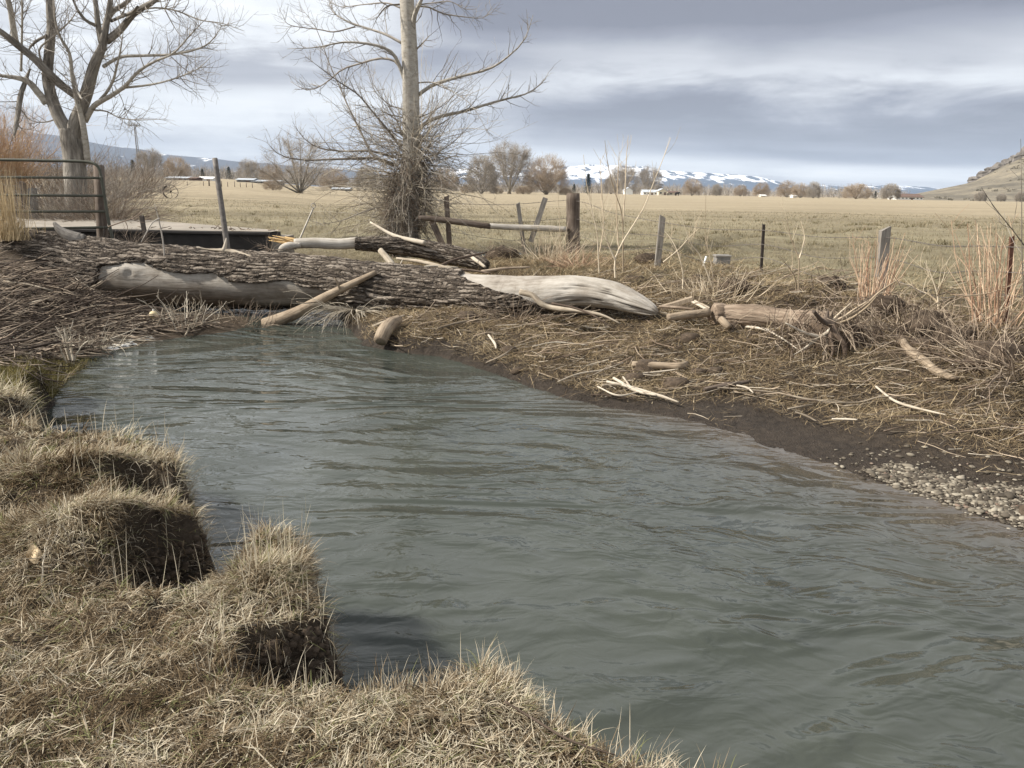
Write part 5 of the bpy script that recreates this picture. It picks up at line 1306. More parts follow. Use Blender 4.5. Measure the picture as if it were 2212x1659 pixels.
post('thick round dark fence post at the right end of the pale rail', bp, dp(1238, 418, 17.7), [.17, .165, .16, .155, .15, .15, .15, .15, .15, .15, .145], M['wood_dark'], 16, 'corner_post', .10)
post('slim dark square fence post right of the cottonwood', dp(971, 530, 17.8), dp(964, 427, 17.9), (.06, .06), M['wood_dark'], square=True)
post('dark brace plank leaning under the rail beside the cottonwood', dp(956, 528, 17.6), dp(933, 478, 17.7), (.075, .04), M['wood_dark'], square=True, name='brace_plank', cat='plank')
post('grey weathered fence stake behind the pale rail', dp(1132, 536, 17.9), dp(1119, 441, 17.9), (.05, .04), M['wood_grey'], square=True, name='fence_stake', cat='stake')
post('grey plank leaning right across the pale rail', dp(1148, 518, 17.5), dp(1177, 431, 17.6), (.065, .03), M['wood_grey'], square=True, name='leaning_plank', cat='plank', sink=.05)
post('grey squared fence post right of the thin saplings', dp(1421, 566, 14.6), dp(1431, 468, 14.6), (.06, .05), M['wood_grey'], square=True)
post('thin dark steel fence post standing in the field edge', dp(1644, 586, 13.5), dp(1650, 485, 13.5), (.025, .02), M['steel_dark'], square=True, name='steel_post')
post('split grey wooden fence post rising from the reddish willow clump', dp(1900, 640, 11.2), dp(1912, 495, 11.2), (.075, .055), M['wood_grey'], square=True)
post('thin rusty steel post at the right edge', dp(2172, 690, 8.8), dp(2186, 511, 8.8), (.024, .018), M['rust'], square=True, name='steel_post')
rl_ = thing('fence_rail', 'long round rail from the cottonwood to the thick round post pale at its right end', 'rail', bp)
tb = TB(); tb.tube(resample(np.array(dl([(905, 470, 17.6), (940, 473, 17.55), (1000, 481, 17.5), (1060, 489, 17.5)])), 20), [.05, .065, .07, .065], 10, None, .2); tb.build('dark_half', M['wood_dark'], rl_)
tb = TB(); tb.tube(resample(np.array(dl([(1052, 488, 17.5), (1110, 491, 17.5), (1170, 493, 17.5), (1224, 495.5, 17.5)])), 20), [.062, .066, .07, .066], 10, None, .15); tb.build('pale_half', M['wood_bare'], rl_)
FP = [dp(971, 530, 17.8), bp, dp(1421, 566, 14.6), dp(1644, 586, 13.5), dp(1900, 640, 11.2), dp(2172, 690, 8.8), np.array([9.5, 3.5, .85])]
FT_ = [dp(964, 427, 17.9), dp(1238, 418, 17.7), dp(1431, 468, 14.6), dp(1650, 485, 13.5), dp(1912, 495, 11.2), dp(2186, 511, 8.8), np.array([9.5, 3.5, 1.95])]
for k, (f_, lab) in enumerate([(.88, 'topmost strand of the sagging wire fence along the field'), (.58, 'middle strand of the sagging wire fence along the field'), (.30, 'lowest strand of the sagging wire fence along the field')]):
    pts = []
    for i in range(len(FP)):
        pts.append(FP[i] * (1 - f_) + FT_[i] * f_ + np.array([0, -.07, 0]))
        if i < len(FP) - 1:
            m_ = (FP[i] * (1 - f_) + FT_[i] * f_ + FP[i + 1] * (1 - f_) + FT_[i + 1] * f_) / 2; pts.append(m_ + [0, -.07, -.05 * (1 + k)])
    tb = TB(); tb.tube(resample(np.array(pts), 160), .0042, 4, .5)
    P = resample(np.array(pts), 160)
    for i in range(1, 159, 1):
        for u in (-1, 1): tb.tube(np.array([P[i] + [0, 0, -.014 * u], P[i] + [.012, .0, .014 * u]]), .0018, 3, .5)
    tag(tb.build('barbed_wire', M['wire']), lab, 'wire', 'strands of the wire fence')
# far fence on the left
FFP = [(406, 8.2), (441, 9.0), (453, 13.5), (480, 10.5), (493, 8.5), (508, 10.5), (520, 8.5), (533, 8.5), (546, 8.5)]
proto = None
for k, (px, hh) in enumerate(FFP):
    p = at(px, 135); H = hh * 135 / FPX
    if proto is None:
        tb = TB(); tb.tube(np.array([[0, 0, -.2], [0, 0, .5], [0, 0, 1.0]]), [.055, .055, .05], 6, .5, .1); proto = tb.build('fence_post', M['wood_dark'], None, (0, 0, 0)); o = proto
    else: o = proto.copy(); C.objects.link(o)
    o.location = p; o.scale = (2.2 if k == 2 else 1, 2.2 if k == 2 else 1, H)
    tag(o, 'thick dark post, stoutest of the distant left field fence' if k == 2 else 'thin dark post of the distant fence beyond the old wheel', 'post', 'posts of the distant left fence')
# old wheel in the field
wc = at(369, 62); wr = .53
wh = thing('old_wheel', 'old spoked metal wheel standing tilted in the left of the field', 'wheel', wc)
Rw = Matrix.Rotation(R(28), 3, 'Z') @ Matrix.Rotation(R(24), 3, 'Y') @ Matrix.Rotation(R(-20), 3, 'X'); cc = wc + np.array([0, 0, .46])
def wpt(a, r, off=0): return cc + np.array(Rw @ Vector((math.cos(a) * r, off, math.sin(a) * r)))
tb = TB(); tb.tube(np.array([wpt(a, wr) for a in np.linspace(0, 2 * math.pi, 41)]), .022, 6); tb.build('rim', M['steel_dark'], wh)
for k in range(6):
    tb = TB(); tb.tube(np.array([wpt(k * math.pi / 3, .05), wpt(k * math.pi / 3, wr)]), .014, 5); tb.build('spoke', M['steel_dark'], wh)
tb = TB(); tb.tube(np.array([wpt(0, 0, -.12), wpt(0, 0, .12)]), .06, 8); tb.build('hub', M['steel_dark'], wh)
tb = TB(); tb.tube(np.array([wpt(a, wr * .97, .16) for a in np.linspace(2.4, 4.9, 16)]), .055, 6); tb.build('tyre_band', M['steel_dark'], wh)
# concrete box, pipe and pool behind the fence
q = dp(1560, 551, 15.2); q[2] = float(height(np.array([q[0]]), np.array([q[1]]))[0])
t = thing('concrete_trough', 'small grey concrete box with a white pipe standing at the field ditch', 'trough', q)
tb = TB(); tb.box(q + [0, 0, .06], .26, .26, .20); tb.build('box', M['conc_grey'], t, None, False)
tb = TB(); tb.box(q + [0, 0, .175], .30, .28, .03); tb.build('lid', M['galv'], t, None, False)
tb = TB(); tb.tube(np.array([q + [-.36, 0, -.1], q + [-.30, 0, .16]]), .018, 8); tb.build('pipe', M['white'], t)
pz = float(height(np.array([PUD[0]]), np.array([PUD[1]]))[0]) + .075
pa = np.linspace(0, 2 * math.pi, 33)[:-1]
pv = [(PUD[0] + math.cos(a) * 1.5, PUD[1] + math.sin(a) * 1.0, pz) for a in pa]
tb = TB(); tb.raw(pv + [(PUD[0], PUD[1], pz)], None, [[i, (i + 1) % 32, 32] for i in range(32)]); struct(tb.build('puddle', wm))

# ------------------------------------------------------------------ saplings and bushes on the far bank
srg = np.random.default_rng(77)
def sapling(lab, stems, Y, rs=(.014, .004), mat='sapling', nsub=5, name='sapling', cat='sapling', group=None, lmax=.6):
    b0 = dp(stems[0][0][0], stems[0][0][1], Y)
    t = thing(name, lab, cat, b0, group)
    tw = TB()
    for st_ in stems:
        P = resample(px_path(st_, Y, srg.uniform(-.25, .25)), 14)
        tb = TB(); tb.tube(P, [rs[0], rs[0] * .7, rs[1]], 6, None, .1, cap=False); tb.build('stem', M[mat], t)
        sprout(tw, P, [rs[0] * .6, rs[1]], nsub, .12, lmax, 1, srg, .16, .0028, .1, (.35, .9), .2, 3, None, (0, 2))
    if tw.n: tw.build('crown', M[mat], t)
    return t
k3 = lambda L: [(973.4 + .28 * a, 292 + .28 * b_) for a, b_ in L]
k4 = lambda L: [(1592.6 + .28 * a, 292 + .28 * b_) for a, b_ in L]
k5 = lambda L: [(1769.6 + .2 * a, 530.9 + .2 * b_) for a, b_ in L]
sapling('tallest pale sapling leaning right behind the white log end', [k3([(1270, 1100), (1268, 960), (1330, 820), (1430, 660), (1500, 540), (1560, 380), (1640, 180), (1700, 20)]), k3([(1268, 960), (1215, 840), (1190, 760), (1150, 640)])], 12.2, (.013, .003), nsub=8)
sapling('slender upright sapling left of the tallest one behind the white log end', [k3([(1145, 1060), (1138, 900), (1130, 750), (1085, 560), (1045, 350), (1025, 150)]), k3([(1150, 900), (1180, 700), (1170, 500), (1160, 300), (1155, 180)])], 12.5, (.011, .003), nsub=7)
sapling('straight thin sapling right behind the tallest one', [k3([(1330, 1060), (1330, 800), (1320, 600), (1265, 430), (1215, 240), (1190, 40)]), k3([(1328, 700), (1345, 450), (1355, 200), (1370, 0)]), k3([(1300, 900), (1280, 600), (1290, 350), (1300, 130)])], 12.9, (.012, .003), nsub=6)
sapling('single bare whip standing alone right of the saplings', [[(1526, 540), (1524, 480), (1525, 420)]], 15, (.006, .003), nsub=0)
sapling('low bare sapling with spreading forks above the torn shore log', [k3([(1790, 1190), (1790, 1050), (1750, 900), (1700, 800), (1650, 740)]), k3([(2030, 1280), (2020, 1060), (1990, 900), (1960, 780)]), k3([(2030, 1200), (1930, 940), (1850, 830), (1780, 620)]), k3([(1640, 980), (1760, 880), (1850, 780), (1920, 715)])], 11.5, (.010, .003), nsub=7)
sapling('forked pale sapling standing between thin steel post and willow clump', [k4([(470, 1320), (472, 1100), (475, 960), (430, 840), (400, 740), (380, 640)]), k4([(478, 950), (500, 880), (518, 780), (490, 660)]), k4([(455, 1240), (440, 1090), (330, 930)])], 10.8, (.010, .003), nsub=5)
sapling('crooked sapling right of the reddish willow clump', [k5([(1275, 850), (1285, 620), (1270, 500), (1230, 380), (1190, 270), (1135, 170)]), k5([(1280, 620), (1240, 570), (1170, 520), (1120, 480)]), k5([(1275, 540), (1320, 430), (1340, 380)])], 9.4, (.010, .003), nsub=4)
sapling('thin crooked stem left of the pale willow clump', [k5([(1700, 850), (1660, 700), (1620, 520), (1600, 400), (1570, 180)])], 9.2, (.010, .003), nsub=5)
sapling('dead broken stem in the weeds left of the crooked sapling', [k5([(1400, 970), (1370, 880), (1330, 790)])], 8.6, (.012, .004), nsub=2)
sapling('tall grey whip rising at the far right edge', [[(2216, 700), (2208, 560), (2207, 420), (2205, 300)], [(2212, 530), (2190, 500), (2150, 450), (2120, 405)]], 8.4, (.006, .002), 'twig_grey', nsub=3)
sapling('leafless whip in front of the thick round post', [k3([(850, 900), (842, 700), (830, 500), (828, 340)])], 15.5, (.008, .003), nsub=1)
sapling('dry stem leaning from the weeds at the right edge over the bank', [[(2130, 690), (2165, 672), (2212, 640)], [(2080, 640), (2140, 632), (2212, 606)]], 8.6, (.009, .003), nsub=2)
thicket('willow_clump', 'reddish willow clump growing round the split grey post', 'bush', G(1880, 650), .5, .85, 42, M['twig_red'], srg, (.005, .009), (.02, .5), .03, .07, (0, 3), 0, base_r=.22)
thicket('willow_clump', 'tall pale pinkish willow clump beside the rusty steel post', 'bush', G(2150, 705), .6, 1.15, 38, M['twig_red'], srg, (.005, .010), (.02, .55), .04, .07, (1, 4), 0, base_r=.25)
thicket('dry_weed', 'bushy dry weeds at the foot of the thick round post', 'weed', G(1190, 565), .7, .75, 90, M['sapling'], srg, (.003, .006), (.1, 1.2), -.02, .12, (1, 4), 0, base_r=.6)
thicket('dry_weed', 'orange tinged dry weeds behind the bare white log end', 'weed', G(1245, 580), .5, .5, 70, M['twig_red'], srg, (.003, .006), (.3, 1.3), -.05, .12, (1, 3), 0, base_r=.4)
thicket('dry_weed', 'loose dry weeds around the low forked sapling', 'weed', G(1530, 640), .7, .45, 80, M['sapling'], srg, (.003, .006), (.2, 1.3), -.03, .14, (1, 3), 0, base_r=.7)
thicket('dry_weed', 'trailing weeds hanging over the bank below the pale willow clump', 'weed', G(2110, 775), .8, .6, 140, M['stick'], srg, (.003, .007), (.5, 1.6), -.08, .16, (1, 4), 0, base_r=.7)
thicket('dry_weed', 'wiry weeds tangled on the bank at the right edge', 'weed', G(2200, 800), .7, .6, 120, M['stick'], srg, (.003, .007), (.4, 1.6), -.08, .16, (1, 4), 0, base_r=.6)
thicket('dry_weed', 'tangled weeds round the curved driftwood branch', 'weed', G(1960, 720), .6, .45, 110, M['stick'], srg, (.003, .006), (.3, 1.5), -.06, .16, (1, 3), 0, base_r=.6)
thicket('dry_weed', 'drooping straw tuft hanging under the leaning pole log', 'weed', dp(765, 668, 12.0), .5, .5, 130, M['twig_pale'], srg, (.003, .005), (.8, 2.0), -.18, .15, (1, 3), 0, base_r=.35)
thicket('dry_weed', 'wispy weeds growing against the dark underside of the great log', 'weed', dp(1120, 690, 10.9), .5, .5, 70, M['stick'], srg, (.003, .005), (.2, 1.4), -.04, .16, (1, 4), 0, base_r=.5)
thicket('dry_weed', 'drift weeds caught against the great log left of the leaning pole', 'weed', dp(520, 705, 12.15), .6, .4, 130, M['stick'], srg, (.003, .006), (.4, 1.5), -.02, .18, (1, 4), 0, base_r=.6)
thicket('dead_bush', 'pale dead bush of forked twigs at the water edge below the stick heap', 'bush', gp(400, 706, .08), .5, .5, 26, M['twig_pale'], srg, (.006, .012), (.1, 1.2), .0, .14, (2, 5), 0, base_r=.25)
thicket('dead_bush', 'bleached forked branch standing in shallow water at the left shore', 'bush', gp(155, 785, .05), .4, .45, 9, M['twig_pale'], srg, (.010, .018), (.1, .9), .0, .14, (2, 4), 0, base_r=.1)
thicket('dead_bush', 'thin curled twigs dipping in the water left of the foam', 'bush', gp(215, 752, .06), .5, .35, 30, M['twig_pale'], srg, (.004, .009), (.3, 1.5), -.03, .18, (1, 4), 0, base_r=.3)
thicket('dead_bush', 'small dead bush against the dark bridge girder', 'bush', dp(283, 530, 14.7), .5, .4, 40, M['twig_brown'], srg, (.003, .006), (.1, 1.4), .0, .16, (2, 4), 0, base_r=.25)
thicket('dead_bush', 'wiry root tuft hanging at the splintered log end', 'bush', dp(585, 540, 14.9), .4, .35, 30, M['twig_brown'], srg, (.003, .006), (.4, 1.9), -.05, .2, (1, 4), 0, base_r=.1)
# tall straw grass by the gate
gr = np.random.default_rng(12); bb = BB(); q = dp(14, 518, 13.6); n = 260
P = q + gr.normal(0, 1, (n, 3)) * [.17, .16, 0]
bb.add(blades(P, gr.uniform(0, 6.28, n), gr.uniform(.0, .16, n), gr.uniform(.5, 1.35, n), np.full(n, .009), gr.uniform(-.02, .07, n), 4))
n = 260; P = q + gr.normal(0, 1, (n, 3)) * [.2, .2, 0]
bb.add(blades(P, gr.uniform(0, 6.28, n), gr.uniform(.1, .5, n), gr.uniform(.2, .5, n), np.full(n, .012), gr.uniform(.05, .3, n), 3))
tag(bb.build('tall_grass_clump', M['grass_gold'], None, q), 'tall golden straw grass standing before the left end of the gate', 'grass clump')

# ------------------------------------------------------------------ stick heap on the left shore
hrg = np.random.default_rng(41)
def heap_pt():
    while True:
        px, py = hrg.uniform(-120, 520), hrg.uniform(580, 800)
        hi = np.interp(px, [-120, 0, 150, 230, 330, 520], [800, 800, 782, 748, 722, 702]); lo = np.interp(px, [-120, 0, 150, 230, 330, 420, 520], [578, 583, 618, 655, 690, 700, 705])
        if lo < py < hi:
            q = on_ground(px, py, 6, 16); return q, px, py
def heap_stick(tb, L, r, tint=None):
    q, px, py = heap_pt()
    a = hrg.normal(-.12, .5); d = np.array([math.cos(a), math.sin(a) * .9, hrg.normal(.0, .10)])
    P = arc(q - d * L / 2, d, L, 7, .11, 0, hrg)
    hz = np.maximum(height(P[:, 0], P[:, 1]), 0)
    P[:, 2] = np.maximum(P[:, 2], hz + .01) + hrg.uniform(0, .16) * np.interp(px, [-100, 150, 300, 500], [1.2, .8, .3, .2])
    tb.tube(P, [r, r * .9, r * .5], 5, tint, .15)
    return P
tb = TB()
for k in range(2300): heap_stick(tb, hrg.gamma(2.5, .22) + .15, hrg.uniform(.003, .011))
tag(tb.build('stick_heap', M['stick_heap']), 'heap of drift sticks piled against the great log on the left shore', 'debris', None, 'stuff')
tb = TB()
for k in range(420): heap_stick(tb, hrg.uniform(.2, .7), hrg.uniform(.004, .008))
tag(tb.build('straw_drift', M['stick_pale']), 'pale straw and twigs scattered over the stick heap', 'debris', None, 'stuff')
for k in range(56):
    tb = TB(); P = heap_stick(tb, hrg.uniform(.8, 2.2), hrg.uniform(.009, .022))
    tag(tb.build('drift_stick', M['stick_heap'] if hrg.random() < .7 else M['stick_pale'], None, P[0]), 'one of the longer sticks lying on the heap at the left shore', 'stick', 'long sticks on the left heap')
for lab, pts, rs, mt_ in [
    ('long thick dark branch lying along the middle of the stick heap', [(-40, 618, 11.4), (70, 632, 11.5), (150, 650, 11.6), (230, 660, 11.8), (330, 668, 12.0), (376, 672, 12.1)], [.05, .055, .06, .055, .05, .03], 'stick'),
    ('thick dark branch at the top of the stick heap beside the log', [(-40, 590, 12.2), (80, 605, 12.2), (200, 640, 12.2), (280, 660, 12.2)], [.04, .045, .04, .02], 'stick'),
    ('long level pale stick low on the heap', [(-20, 706, 9.7), (80, 705, 9.8), (160, 716, 9.9), (215, 722, 10.0)], [.016, .02, .018, .01], 'stick_pale'),
    ('short bleached stick pointing up at the left edge of the heap', [(-10, 665, 10.4), (35, 650, 10.4), (66, 635, 10.4)], [.022, .02, .014], 'stick_pale'),
    ('slanted bleached stick below the upper left one on the heap', [(-10, 690, 10.1), (45, 662, 10.2), (90, 648, 10.3)], [.018, .018, .010], 'stick_pale'),
    ('brown stick leaning steeply across the left of the heap', [(0, 640, 10.6), (25, 668, 10.4), (50, 700, 10.2)], [.02, .022, .016], 'stick'),
    ('long thin stick bounding the heap by the mossy bank', [(-30, 782, 8.4), (60, 765, 8.7), (140, 758, 9.1), (220, 755, 9.6)], [.014, .017, .015, .008], 'stick'),
    ('looped pale branch with curled end lying on the heap by the log', [(165, 630, 12.0), (172, 622, 12.0), (190, 622, 11.9), (205, 618, 11.9), (222, 606, 11.9)], [.02, .022, .022, .018, .01], 'stick_pale'),
    ('thin stick sticking up out of the drift near the tan float', [(338, 705, 11.6), (346, 690, 11.6), (352, 665, 11.6)], [.018, .016, .008], 'stick_pale'),
    ('pale crooked stick standing in the drift near the dead bush', [(400, 725, 11.0), (412, 705, 11.1), (435, 685, 11.2), (442, 660, 11.3)], [.012, .014, .010, .005], 'stick_pale'),
]:
    Yb = [min(on_ground(a_, b_, 6, 16)[1] - .22, c_ + .4) for a_, b_, c_ in pts]
    stick('drift_branch', lab, 'branch', [dp(a_, b_, y_) for (a_, b_, c_), y_ in zip(pts, Yb)], rs, M[mt_], 8, .2)
q = dp(332, 680, on_ground(332, 684, 6, 16)[1] - .30)
t = thing('float_jug', 'small stained tan plastic float lodged in the sticks by the great log', 'float', q)
V, F = [], []
prof = [(.0, -.07), (.045, -.07), (.06, -.05), (.063, 0), (.058, .03), (.035, .05), (.012, .055)]
for r0, z0 in prof:
    for j in range(16): V.append(q + [r0 * math.cos(j * math.pi / 8), r0 * math.sin(j * math.pi / 8), z0])
F = [[i * 16 + j, i * 16 + (j + 1) % 16, i * 16 + 16 + (j + 1) % 16, i * 16 + 16 + j] for i in range(len(prof) - 1) for j in range(16)]
tb = TB(); tb.raw(V, F); tb.build('body', M['float_tan'], t)
tb = TB(); tb.tube(np.array([q + [0, 0, .05], q + [.004, 0, .085]]), [.014, .012], 8); tb.build('cap', M['white'], t)
# foam on the slack water
tb = TB()
for fx, fy, ln in [(250, 742, .0), (285, 733, 0), (305, 729, 0), (262, 739, 0), (225, 752, 0), (240, 746, 0), (395, 713, 0), (408, 711, 0), (386, 716, 0), (310, 731, 0)]:
    c_ = gp(fx, fy, .012)
    for k in range(7):
        e = c_ + np.array([hrg.normal(0, .11), hrg.normal(0, .05), 0]); rr_ = hrg.uniform(.03, .09); a = np.linspace(0, 2 * math.pi, 11)[:-1]
        rad = rr_ * (1 + hrg.uniform(-.3, .3, 10))
        V = [e + [math.cos(t_) * q_ * 1.5, math.sin(t_) * q_ * .7, -.008] for t_, q_ in zip(a, rad)] + [e + [math.cos(t_) * q_ * 1.0, math.sin(t_) * q_ * .45, .012] for t_, q_ in zip(a, rad)] + [e + [0, 0, .016]]
        tb.raw(V, [[i, (i + 1) % 10, 10 + (i + 1) % 10, 10 + i] for i in range(10)], [[10 + i, 10 + (i + 1) % 10, 20] for i in range(10)])
tag(tb.build('foam', M['foam']), 'white foam gathered on slack water beside the stick heap', 'foam', None, 'stuff')

# ------------------------------------------------------------------ litter on the far bank
brg = np.random.default_rng(55)
def bank_pts(n, x0=-3.2, x1=9.5, y0=3.4, y1=17):
    out = []
    while sum(map(len, out)) < n:
        x = brg.uniform(x0, x1, 60000); y = brg.uniform(y0, y1, 60000)
        d = sdf(x, y, far_w); keep = (d > .03) & (d < 7.5)
        mudw = np.interp(x, [-1, .9, 1.6, 2.4, 4], [.05, .12, .55, 1.15, 1.5])
        pk = sst(d + .3 * fbm(x * 3, y * 3, 23, 3), mudw * .45, mudw * 1.1) * .92 + .08
        pk *= np.interp(d, [0, 3.5, 5.5, 7.5], [1, 1, .6, .12])
        pk *= .25 + 1.4 * np.clip(fbm(x * 1.6, y * 1.6, 13, 3) + .5, 0, 1)
        pk *= np.minimum(1, (9 / np.hypot(x, y)) ** 1.0)
        gravel = (x > 2.15) & (d < .62)
        keep &= (brg.random(len(x)) < pk) & ~gravel
        z = height(x[keep], y[keep])
        out.append(np.stack([x[keep], y[keep], z], -1))
    return np.vstack(out)[:n]
P = bank_pts(140000); n = len(P); dist = np.hypot(P[:, 0], P[:, 1]) / 9
bb = BB()
a = brg.normal(-.15, .95, n) + math.pi * (brg.random(n) < .5)
P[:, 2] += np.abs(brg.normal(0, .02, n)) + .006
bb.add(blades(P, a, brg.normal(1.38, .24, n), brg.gamma(1.8, .055, n) + .03, brg.uniform(.003, .008, n) * dist, brg.normal(.05, .2, n), 2, np.clip(brg.beta(1.7, 1.9, n) + .5 * fbm(P[:, 0] * 2.2, P[:, 1] * 2.2, 5, 3), 0, 1)))
P = bank_pts(30000); n = len(P)
bb.add(blades(P, brg.uniform(0, 6.28, n), brg.uniform(.3, 1.3, n), brg.uniform(.04, .16, n), brg.uniform(.003, .007, n), brg.uniform(.0, .4, n), 3, brg.beta(1.3, 2.2, n)))
tag(bb.build('straw_litter', M['straw']), 'flattened straw and flood litter covering the far bank', 'straw', None, 'stuff')
tb = TB(); P = bank_pts(2300, -2.6, 8, 4, 14)
for p in P:
    a = brg.normal(-.2, .6); L = brg.gamma(2.0, .09) + .06
    d = np.array([math.cos(a), math.sin(a), brg.normal(.03, .12)]); Q = arc(p + [0, 0, brg.uniform(.01, .05)], d, L, 4, .10, 0, brg)
    r = brg.uniform(.002, .0055); tb.tube(Q, [r, r * .6], 4, None, cap=False)
tag(tb.build('twig_litter', M['stick_pale']), 'small pale twigs strewn over the far bank', 'twigs', None, 'stuff')
tb = TB(); P = bank_pts(1500, -2.6, 8, 4, 14)
for p in P:
    a = brg.normal(-.2, .7); L = brg.gamma(2.5, .12) + .08
    d = np.array([math.cos(a), math.sin(a), brg.normal(.03, .15)]); Q = arc(p + [0, 0, brg.uniform(.01, .05)], d, L, 4, .12, 0, brg)
    r = brg.uniform(.003, .009); tb.tube(Q, [r, r * .6], 5, None, cap=False)
tag(tb.build('brown_twig_litter', M['stick']), 'darker twigs and bark bits strewn over the far bank', 'twigs', None, 'stuff')
# clods and torn turf on the eroded bank
clod_m = plain_mat('dark_clod', (.07, .052, .037), .95, 0, .5, 25)
tb = TB()
for k in range(900):
    x = brg.uniform(-1.5, 8); y = brg.uniform(4.2, 13); d = sdf(np.array([x]), np.array([y]), far_w)[0]
    if d < .1 or d > 5.5: continue
    if fbm(np.array([x * 1.2]), np.array([y * 1.2]), 91, 2)[0] < .05: continue
    s = brg.gamma(2, .02) + .015
    q = np.array([x, y, float(height(np.array([x]), np.array([y]))[0])])
    tb.raw(*rock(q, (s * 1.3, s, s * .8), k))
tag(tb.build('earth_clods', clod_m), 'dark clods of earth torn from the far bank', 'clods', None, 'stuff')
for k, (px, py, sz, lab) in enumerate([(2000, 712, .16, 'dark earthy root clump with litter left of the crooked sapling'), (2150, 790, .20, 'dark earthy clump under the weeds at the right edge'), (1905, 668, .15, 'torn dark root clump in front of the split grey post'),
        (1790, 622, .15, 'dark clump of torn turf right of the forked sapling'), (1400, 567, .15, 'dark clod pile left of the grey squared fence post'), (1085, 560, .22, 'dark clump of roots and mud at the end of the second log'), (2060, 740, .15, 'ragged earth clump beside the curved driftwood branch'), (1590, 628, .14, 'dark matted clump between low sapling and forked sapling')]):
    q = on_ground(px, py, 4, 25); t = thing('earth_clump', lab, 'clump', q, 'earth clumps on the far bank'); V = []
    for i in range(11):
        ph = math.pi * i / 10
        for j in range(18):
            a = 2 * math.pi * j / 18; r0 = sz * (.75 + 1.1 * (fbm(np.array([3.1 * math.sin(ph) * math.cos(a) + 7 * k]), np.array([3.1 * math.cos(ph) + 2.3 * math.sin(a) * math.sin(ph)]), 8, 4)[0] + .3))
            V.append(q + np.array([math.sin(ph) * math.cos(a) * r0 * 1.5, math.sin(ph) * math.sin(a) * r0, math.cos(ph) * r0 * .85 + sz * .25]))
    tb = TB(); tb.raw(V, [[i * 18 + j, i * 18 + (j + 1) % 18, i * 18 + 18 + (j + 1) % 18, i * 18 + 18 + j] for i in range(10) for j in range(18)]); tb.build('earth', clod_m, t)
    tb = TB()
    for j in range(110):
        p = q + brg.normal(0, sz * .8, 3) * [1.5, 1, .6] + [0, 0, sz * .5]; tb.tube(arc(p, brg.normal(0, 1, 3) + [0, 0, -.2], brg.uniform(.1, .4), 5, .25, -.12, brg), [.005, .002], 3, None, cap=False)
    tb.build('root_crown', M['stick'], t)
# pebble bar
prg = np.random.default_rng(66); V0 = []
stone_m, n_, b_ = material('river_pebble')
n_.put(b_.inputs['Base Color'], n_.ramp(attr(n_, 'tint'), [(0, (.035, .028, .021)), (.4, (.085, .071, .053)), (.75, (.17, .147, .112)), (.94, (.30, .268, .21)), (1, (.14, .09, .066))])); b_.inputs['Roughness'].default_value = .75
def pebble(tb, q, s, tint):
    a = np.linspace(0, 2 * math.pi, 9)[:-1]; rot = prg.uniform(0, 6.28); el_ = prg.uniform(.45, .9); fl = prg.uniform(.22, .5); V = []
    for zf, rf in ((-.9, .45), (-.35, .95), (.3, .95), (.85, .5)):
        for t_ in a: V.append([math.cos(t_) * rf * (1 + prg.normal(0, .12)), math.sin(t_) * rf * el_ * (1 + prg.normal(0, .12)), zf * fl])
    V.append([0, 0, fl]); V = np.array(V) * s; c_, s_ = math.cos(rot), math.sin(rot)
    V = V @ np.array([[c_, s_, 0], [-s_, c_, 0], [0, 0, 1]]) + q
    tb.raw(V, [[r * 8 + i, r * 8 + (i + 1) % 8, r * 8 + 8 + (i + 1) % 8, r * 8 + 8 + i] for r in range(3) for i in range(8)], [[24 + i, 24 + (i + 1) % 8, 32] for i in range(8)], tint)
tb = TB(); cnt = 0
GB = [tuple(on_ground(x, y, 3, 12)[:2]) for x, y in [(1860, 1018), (1930, 1003), (2020, 1020), (2110, 1048), (2212, 1050), (2300, 1050), (2300, 1160), (2212, 1136), (2080, 1098), (1960, 1058)]]
while cnt < 5200:
    x, y = prg.uniform(1.8, 5.0), prg.uniform(3.6, 6.6); dgb = sdf(np.array([x]), np.array([y]), GB)[0]
    if dgb < -.35 or prg.random() > np.clip((dgb + .06) / .14, .035 if x > 1.9 else 0, 1): continue
    if sdf(np.array([x]), np.array([y]), far_w)[0] < -.12: continue
    q = np.array([x, y, float(height(np.array([x]), np.array([y]))[0])]); s = prg.gamma(2.0, .0042) + .005
    pebble(tb, q + [0, 0, s * .2], s, prg.random()); cnt += 1
tag(tb.build('pebbles', stone_m, None, None), 'bar of pale rounded pebbles at the water edge on the right', 'pebbles', None, 'stuff')
for k, (px, py) in enumerate([(1912, 932), (1858, 958), (1874, 972), (1884, 981), (1806, 973), (1838, 984), (2040, 978), (2134, 988), (2178, 1000), (2212, 1000), (1998, 967), (2064, 965), (1960, 965), (1940, 975), (2000, 1000), (2160, 1015), (2100, 1010), (1905, 985), (1925, 998), (2080, 1030)]):
    q = on_ground(px, py, 3, 12); tb = TB(); s = prg.uniform(.014, .034); pebble(tb, q + [0, 0, s * .15], s, prg.uniform(.3, .9))
    tag(tb.build('stone', stone_m, None, q), 'loose pale stone on wet mud just above the pebble bar', 'stone', 'loose stones by the pebble bar')

